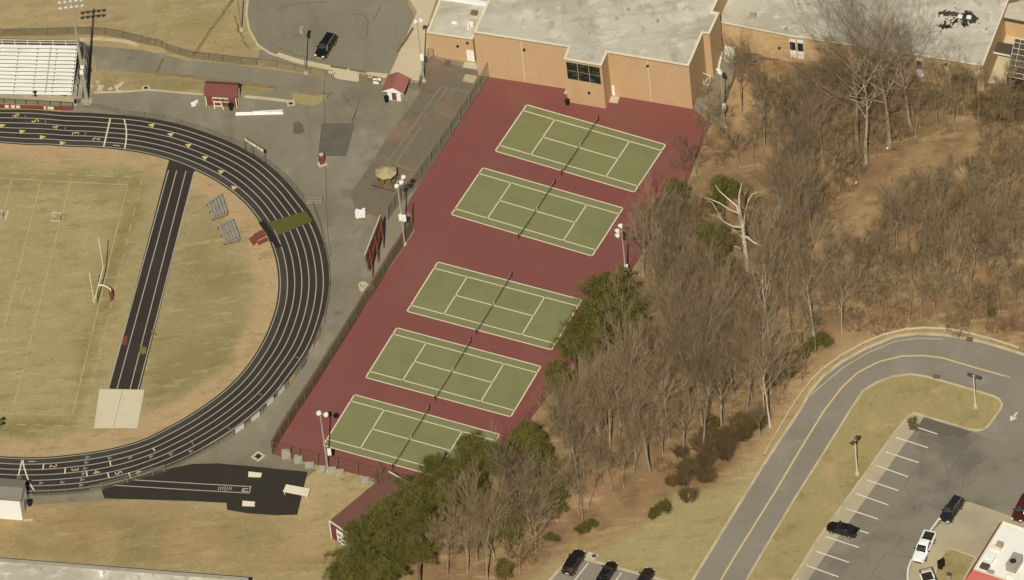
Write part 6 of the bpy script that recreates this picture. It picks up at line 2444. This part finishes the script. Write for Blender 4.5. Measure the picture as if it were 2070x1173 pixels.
# pines: (crown centre in survey pixels, size factor, kind)
PL = [((1228, 622), 1.62, 0, 'large'), ((1186, 672), 1.2, 0, ''), ((1160, 708), 1.0, 0, ''), ((1215, 655), 1.2, 0, ''), ((1276, 668), 1.05, 0, ''), ((1130, 766), 1.35, 1, ''),
      ((1362, 394), 1.3, 1, ''), ((1334, 428), 1.1, 1, ''), ((1458, 386), 1.35, 1, ''), ((1438, 490), 1.05, 0, ''), ((1474, 548), 1.0, 1, ''),
      ((950, 908), 1.25, 1, ''), ((1068, 890), 1.4, 1, ''), ((1005, 930), .95, 0, ''), ((1046, 905), 1.3, 1, ''), ((885, 965), 1.1, 0, ''), ((935, 960), 1.0, 0, ''), ((840, 1005), 1.05, 0, ''), ((785, 1048), 1.1, 0, ''), ((735, 1092), 1.1, 0, ''),
      ((846, 1060), 1.1, 0, ''), ((905, 1030), 1.0, 0, ''), ((790, 1110), 1.1, 0, ''), ((712, 1145), 1.1, 0, ''), ((770, 1165), 1.1, 0, ''), ((842, 1125), 1.0, 0, ''), ((690, 1180), 1.0, 0, ''), ((1012, 1028), 1.0, 1, ''), ((1030, 1075), .9, 1, ''), ((1112, 985), 1.25, 1, ''), ((1094, 930), 1.3, 1, ''), ((1080, 900), 1.2, 1, ''), ((1125, 1010), 1.0, 1, ''), ((975, 940), 1.0, 0, ''), ((940, 1010), 1.0, 0, ''), ((1040, 1050), 1.1, 1, ''),
      ((985, 1075), .9, 1, ''), ((1018, 1150), .8, 1, ''), ((968, 985), .95, 1, '')]
PG_ = 'olive green pines among the bare trees'
for (x, y), s_, k, lab in PL:
    zc = (6.6 if k == 0 else 3.9) * s_
    p = G(x, y, zc)
    if lab:
        lb = 'largest rounded olive pine touching the edge of the middle court'
    elif x > 1300:
        lb = 'olive green pine among bare trees near the white dead tree and the upper courts'
    elif x > 1120:
        lb = 'smaller olive pine close to the large round pine at the middle courts' if y < 720 else 'olive pine right of the fourth tennis court'
        if x < 1140 and y > 700:
            lb = 'olive pine standing alone at the corner of the fourth tennis court'
    elif x > 995:
        lb = 'narrow olive pine among bare trees below the last tennis court'
    else:
        lb = 'dark olive pine in the dense clump beside the long maroon roof'
    plant(PINE if k == 0 else PINES, p, lb, PG_, s_)

# giants at the top right
GG = 'very tall pale trees before the right school wing'
for (x, y), s_, lb in (((1733, 302), 1.0, 'very tall pale bare tree in front of the right school wing, leftmost'), ((1749, 336), 1.05, 'very tall pale bare tree with its foot lowest in the clearing edge'), ((1800, 300), .95, 'very tall pale bare tree right of the twin trunks before the school wing'),
                       ((1842, 262), .85, 'tall pale bare tree nearest the black stains on the school roof')):
    plant(GIANT, G(x, y), lb, GG, s_)

# single trees one can pick out along the wood
SPOT = [('TALL', 1500, 225, .8), ('TALL', 1545, 300, .9), ('BROAD', 1600, 290, 1.0), ('BROAD', 1640, 300, 1.05), ('TALL', 1665, 330, .9), ('BROAD', 1680, 240, .9), ('SLIM', 1900, 275, 1.0), ('SLIM', 1850, 280, .9), ('SLIM', 1934, 240, .9), ('SLIM', 1952, 235, .9),
        ('PALE', 1593, 640, 1.0), ('PALE', 1556, 705, 1.15), ('TALL', 1532, 690, 1.0), ('TALL', 1630, 405, .8), ('BROAD', 1622, 400, .9), ('BROAD', 1703, 678, 1.15), ('BROAD', 1755, 645, .8), ('BROAD', 1692, 560, .75),
        ('TALL', 1436, 800, 1.1), ('TALL', 1484, 800, 1.05), ('BROAD', 1512, 775, 1.0), ('TALL', 1421, 868, 1.05), ('TALL', 1353, 890, 1.0), ('PALE', 1254, 862, .72), ('TALL', 1228, 872, .7), ('PALE', 1110, 880, .95), ('TALL', 1166, 940, .85),
        ('BROAD', 1046, 1090, 1.25), ('BROAD', 945, 1160, 1.0), ('TALL', 985, 1175, .9), ('TALL', 1136, 985, .9), ('SLIM', 1170, 1040, .8), ('SLIM', 1180, 1060, .7), ('PALE', 1378, 700, 1.0), ('TALL', 1360, 690, .9), ('PALE', 1368, 560, .8), ('TALL', 1325, 765, 1.0),
        ('TALL', 1290, 770, 1.0), ('TALL', 1335, 620, .9), ('PALE', 1424, 600, .8), ('TALL', 1300, 560, .8), ('TALL', 1260, 590, .75), ('BROAD', 1215, 720, .8), ('BROAD', 1150, 800, .7), ('TALL', 1100, 830, .8), ('BROAD', 1060, 900, .7), ('SLIM', 1870, 540, 1.1), ('SLIM', 1895, 490, 1.0), ('SLIM', 1945, 500, 1.0),
        ('SLIM', 1960, 590, 1.1), ('SLIM', 2030, 520, 1.0), ('SLIM', 2045, 600, 1.0), ('BROAD', 870, 1120, .7), ('BROAD', 850, 1000, .55), ('BROAD', 780, 1000, .45), ('BROAD', 1000, 1130, 1.05), ('BROAD', 1075, 1085, .95), ('BROAD', 905, 1165, .9), ('TALL', 965, 1140, .7), ('BROAD', 1095, 1050, .85), ('TALL', 1020, 1120, .7),
        ('TALL', 1150, 960, .8), ('SLIM', 1205, 1000, .8), ('SLIM', 1220, 985, .75), ('SLIM', 1240, 1000, .7), ('SLIM', 1260, 985, .8), ('BROAD', 1285, 930, .8), ('TALL', 1215, 940, .75), ('BROAD', 1310, 900, .9), ('SLIM', 1190, 1030, .75)]
KINDS = dict(TALL=TALL, BROAD=BROAD, SLIM=SLIM, PALE=PALE)
PLACED = []
CLEAR = [[(1622, 625), (1645, 490), (1700, 405), (1770, 335), (1830, 280), (1990, 285), (2000, 365), (1890, 400), (1800, 462), (1735, 540), (1705, 650)],
         [(1430, 250), (1470, 60), (1640, 60), (1640, 150), (1600, 200), (1560, 230), (1480, 280)],
         [(1090, 1150), (1100, 1080), (1180, 980), (1250, 960), (1330, 990), (1360, 1012), (1250, 1090)],
         [(1340, 1005), (1350, 940), (1440, 890), (1500, 835), (1545, 850), (1530, 900), (1440, 985), (1370, 1010)],
         [(1700, 60), (2100, 120), (2100, 205), (1900, 195), (1700, 160)]]


def region(x, y):
    if x > 1690 and y < 470:
        return 'brush behind the school wing' if y < 320 else 'slope right of the dirt clearing'
    if x > 1640:
        return 'scrub above the road bend'
    if y < 420:
        return 'strip below the dirt yard'
    if x > 1440 and y < 640:
        return 'wood around the dead tree'
    if y < 640:
        return 'wood edge beside the middle courts'
    if y < 860:
        return 'middle of the wood' if x > 1230 else 'wood edge beside the fourth court'
    if x < 1010:
        return 'clump by the long maroon roof'
    return 'lower end of the wood'


WORD = dict(TALL='tall bare tree with upright limbs', BROAD='broad bare tree with spreading limbs', SLIM='slim bare tree with thin stem', PALE='bare tree with pale straight trunk')
HIDE = [(q[0], q[1], (40 if k_ == 0 else 26) * q2) for q, q2, k_, _ in PL if not (q[0] > 995 and q[1] > 900)] + [(1500, 430, 45)]


def shows(x, y, h):
    """keep the pines and the dead tree in the open"""
    if 1130 < x < 1312 and 600 < y < 838 or 1085 < x < 1175 and 740 < y < 900:
        return False
    cx, cy = x - h * .9, y - h * 6.5
    return all(((cx - a) / (r_ + 22)) ** 2 + ((cy - b_) / (r_ + 38)) ** 2 > 1 for a, b_, r_ in HIDE)


TG = 'bare trees of the wood'
for k, x, y, s_ in SPOT:
    if y < 1085 and not shows(x, y, 10 if k in ('TALL', 'PALE') else 7):
        continue
    p = G(x, y)
    PLACED.append((p.x, p.y))
    plant(KINDS[k], p, WORD[k] + ' in the ' + region(x, y), TG, s_ * rt.uniform(.93, 1.07))
wl = [tuple(G(*q)[:2]) for q in WOODS]
cl = [[tuple(G(*q)[:2]) for q in c] for c in CLEAR]
EDGE = [tuple(G(*q)[:2]) for q in [(1404, 222), (1436, 248), (1388, 376), (1305, 505), (1184, 706), (1048, 886), (985, 970)]]


def free(p, dmin):
    return all((p[0] - q[0]) ** 2 + (p[1] - q[1]) ** 2 > dmin * dmin for q in PLACED)


def scatter(n, dmin, ok, fn, tries=6000):
    done = 0
    for _ in range(tries):
        if done >= n:
            break
        x, y = rt.uniform(640, 2110), rt.uniform(150, 1220)
        p = G(x, y)
        if not inpoly(p, wl) or any(inpoly(p, c) for c in cl) or not ok(x, y) or not free(p, dmin):
            continue
        PLACED.append((p.x, p.y))
        fn(x, y, p)
        done += 1


def wood(x, y, p):
    k = rt.choices(['TALL', 'BROAD', 'SLIM', 'PALE'], [5, 3, 3, 1.2])[0]
    plant(KINDS[k], p, WORD[k] + ' in the ' + region(x, y), TG, rt.uniform(.72, 1.1))


def scrub(x, y, p):
    if rt.random() < .5:
        plant(SLIM, p, WORD['SLIM'] + ' in the ' + region(x, y), TG, rt.uniform(.7, 1.05))
    else:
        plant(SCRUB, p, 'low many stemmed bare sapling in the ' + region(x, y), 'bare saplings of the wood', rt.uniform(.7, 1.25))


scatter(96, 2.5, lambda x, y: x < 1660 and shows(x, y, 11) and not (x > 1560 and y > 700) and y < 1130 and (x - 1000) * .9 + (y - 980) > -40 and not (x < 1000 and y < 1090), wood)
scatter(135, 1.9, lambda x, y: x > 1640 and y < 660, scrub)
scatter(48, 2.0, lambda x, y: shows(x, y, 5) and 1000 < x < 1660 and y > 250, scrub)
BGp = 'low leafless brush on the woodland floor'
scatter(105, 1.7, lambda x, y: x > 1640 and y < 670, lambda x, y, p: plant(BRUSH, p, 'low tangle of brown leafless brush in the ' + region(x, y), BGp, rt.uniform(.6, 1.2)))
scatter(75, 1.7, lambda x, y: x < 1660, lambda x, y, p: plant(BRUSH, p, 'low tangle of brown leafless brush in the ' + region(x, y), BGp, rt.uniform(.5, 1.0)))
# dense brown thickets beside the road and at the far right
HGp = 'dense brown thickets'
for i in range(30):
    f = rt.random()
    x, y = 1352 + 185 * f + rt.gauss(0, 12), 992 - 145 * f + rt.gauss(0, 17) * (1.25 - f)
    s_ = rt.uniform(.42, .85)
    plant(HEDGE, G(x, y), 'dense dark brown thicket in the hedge between the wood and the lower road verge', HGp, s_)
for (x, y), s_ in (((2030, 222), 1.2), ((2052, 235), 1.2), ((2010, 235), 1.0), ((2065, 215), 1.1), ((1990, 225), 1.0), ((2040, 200), .9)):
    plant(HEDGE, G(x, y), 'dense brown thicket in front of the panelled corridor at the right edge', HGp, s_)
EGp = 'dark evergreen shrubs'
for (x, y), s_, lb in (((1335, 1035), 1.0, 'lone dark green bush at the meadow edge below the brown thicket'), ((1325, 1040), .7, 'small green bush at the foot of the lone dark bush in the meadow edge'), ((1562, 772), 1.0, 'dark evergreen shrub beside the road bend, lowest of its row'), ((1588, 760), 1.1, 'dark evergreen shrub beside the road bend, second of its row'),
                       ((1598, 745), .9, 'dark evergreen shrub in the middle of the row beside the road bend'), ((1618, 722), .9, 'light green shrub in the row beside the road bend'), ((1640, 706), .9, 'green shrub near the upper end of the row beside the road bend'), ((1662, 690), 1.0, 'dark green shrub at the upper end of the row beside the road bend'),
                       ((1590, 232), 1.4, 'green cedar bush at the edge of the brown school yard'), ((1450, 860), .8, 'green shrub beside the brown thicket in the wood'), ((1508, 885), .7, 'dark shrub at the low end of the brown thicket by the rail'), ((1183, 1070), .8, 'small green bush among thin stems at the bottom of the wood'),
                       ((1196, 1060), .6, 'tiny green bush right of the small one at the bottom of the wood'), ((1120, 1090), .7, 'grey green shrub by the bottom clearing'), ((2003, 640), .7, 'green shrub above the guard rail near the right edge')):
    plant(EVER, G(x, y), lb, EGp, s_)

# bleached dead tree
g = G(1512, 546)
t = thing('dead_tree', 'bleached white dead tree with thick broken limbs', 'tree', g)


def on(px, py, dy=0.0):
    """point of the tree in an upright plane through its foot, dy metres nearer or farther"""
    d = ray(px, py)
    return CC + d * ((g.y + dy - CC.y) / d.y)


b = MB()
b.tube([g - UP * .1, on(1508, 515), on(1504, 485), on(1501, 455)], [.42, .36, .32, .27], 9)
b.build('trunk', 'dead_wood', t)
for pts, rs_ in (([(1502, 458, 0), (1494, 432, -.3), (1475, 424, -.8), (1455, 411, -1.3), (1436, 403, -1.6), (1422, 399, -1.9)], (.2, .17, .14, .11, .07, .03)), ([(1500, 455, 0), (1489, 416, .4), (1472, 402, .9), (1456, 388, 1.3), (1446, 374, 1.6)], (.18, .15, .11, .07, .03)),
                 ([(1501, 452, 0), (1494, 418, .2), (1494, 396, .3), (1499, 371, .4)], (.18, .15, .12, .05)), ([(1503, 455, 0), (1507, 425, .3), (1513, 405, .6), (1521, 392, .9), (1531, 389, 1.0)], (.16, .12, .09, .06, .03)),
                 ([(1508, 478, 0), (1524, 490, -.9), (1538, 497, -1.5), (1552, 492, -1.8), (1559, 476, -2.0), (1561, 455, -2.1), (1568, 425, -2.2), (1584, 400, -2.3)], (.17, .15, .13, .12, .1, .08, .06, .02)),
                 ([(1559, 478, -2.0), (1580, 474, -2.3), (1598, 466, -2.6), (1612, 460, -2.7)], (.12, .1, .07, .03)), ([(1561, 460, -2.1), (1575, 455, -1.6), (1588, 452, -1.3)], (.07, .05, .02)), ([(1500, 460, 0), (1492, 459, -.4), (1482, 458, -.7), (1470, 452, -1.0), (1457, 443, -1.3), (1450, 428, -1.4), (1440, 410, -1.5), (1426, 402, -1.6)], (.17, .15, .13, .11, .09, .07, .05, .02)),
                 ([(1457, 443, -1.3), (1446, 435, -1.9), (1431, 434, -2.3)], (.07, .05, .02)), ([(1500, 480, 0), (1490, 470, -.5), (1480, 464, -.8)], (.1, .07, .03)), ([(1546, 494, -1.7), (1545, 486, -1.6), (1552, 483, -1.5)], (.08, .06, .03)), ([(1497, 503, 0), (1488, 498, -.5), (1484, 499, -.6)], (.1, .09, .07))):
    b = MB()
    b.tube([on(*q) for q in pts], list(rs_), 7)
    b.build('limb', 'dead_wood', t)
# fallen pale bits
LG = 'pale litter lying on the woodland floor'
for px in ((1730, 370), (1794, 300), (1551, 768), (1468, 686), (1461, 676), (1474, 690)):
    b = MB()
    g = G(*px)
    b.box(g, .32, .22, .14, rt.uniform(0, 3))
    b.box(g + V((.12, .06, 0)), .2, .2, .18, rt.uniform(0, 3))
    tag(b.build('litter', 'white', None, g), 'small white scrap of litter on the woodland floor', 'litter', LG)
# prototypes never used are dropped
for o in [o for o in bpy.data.objects if o.type == 'EMPTY' and o.get('label') in ('bare tree', 'pine', 'shrub')]:
    for ch in list(o.children):
        bpy.data.objects.remove(ch)
    bpy.data.objects.remove(o)
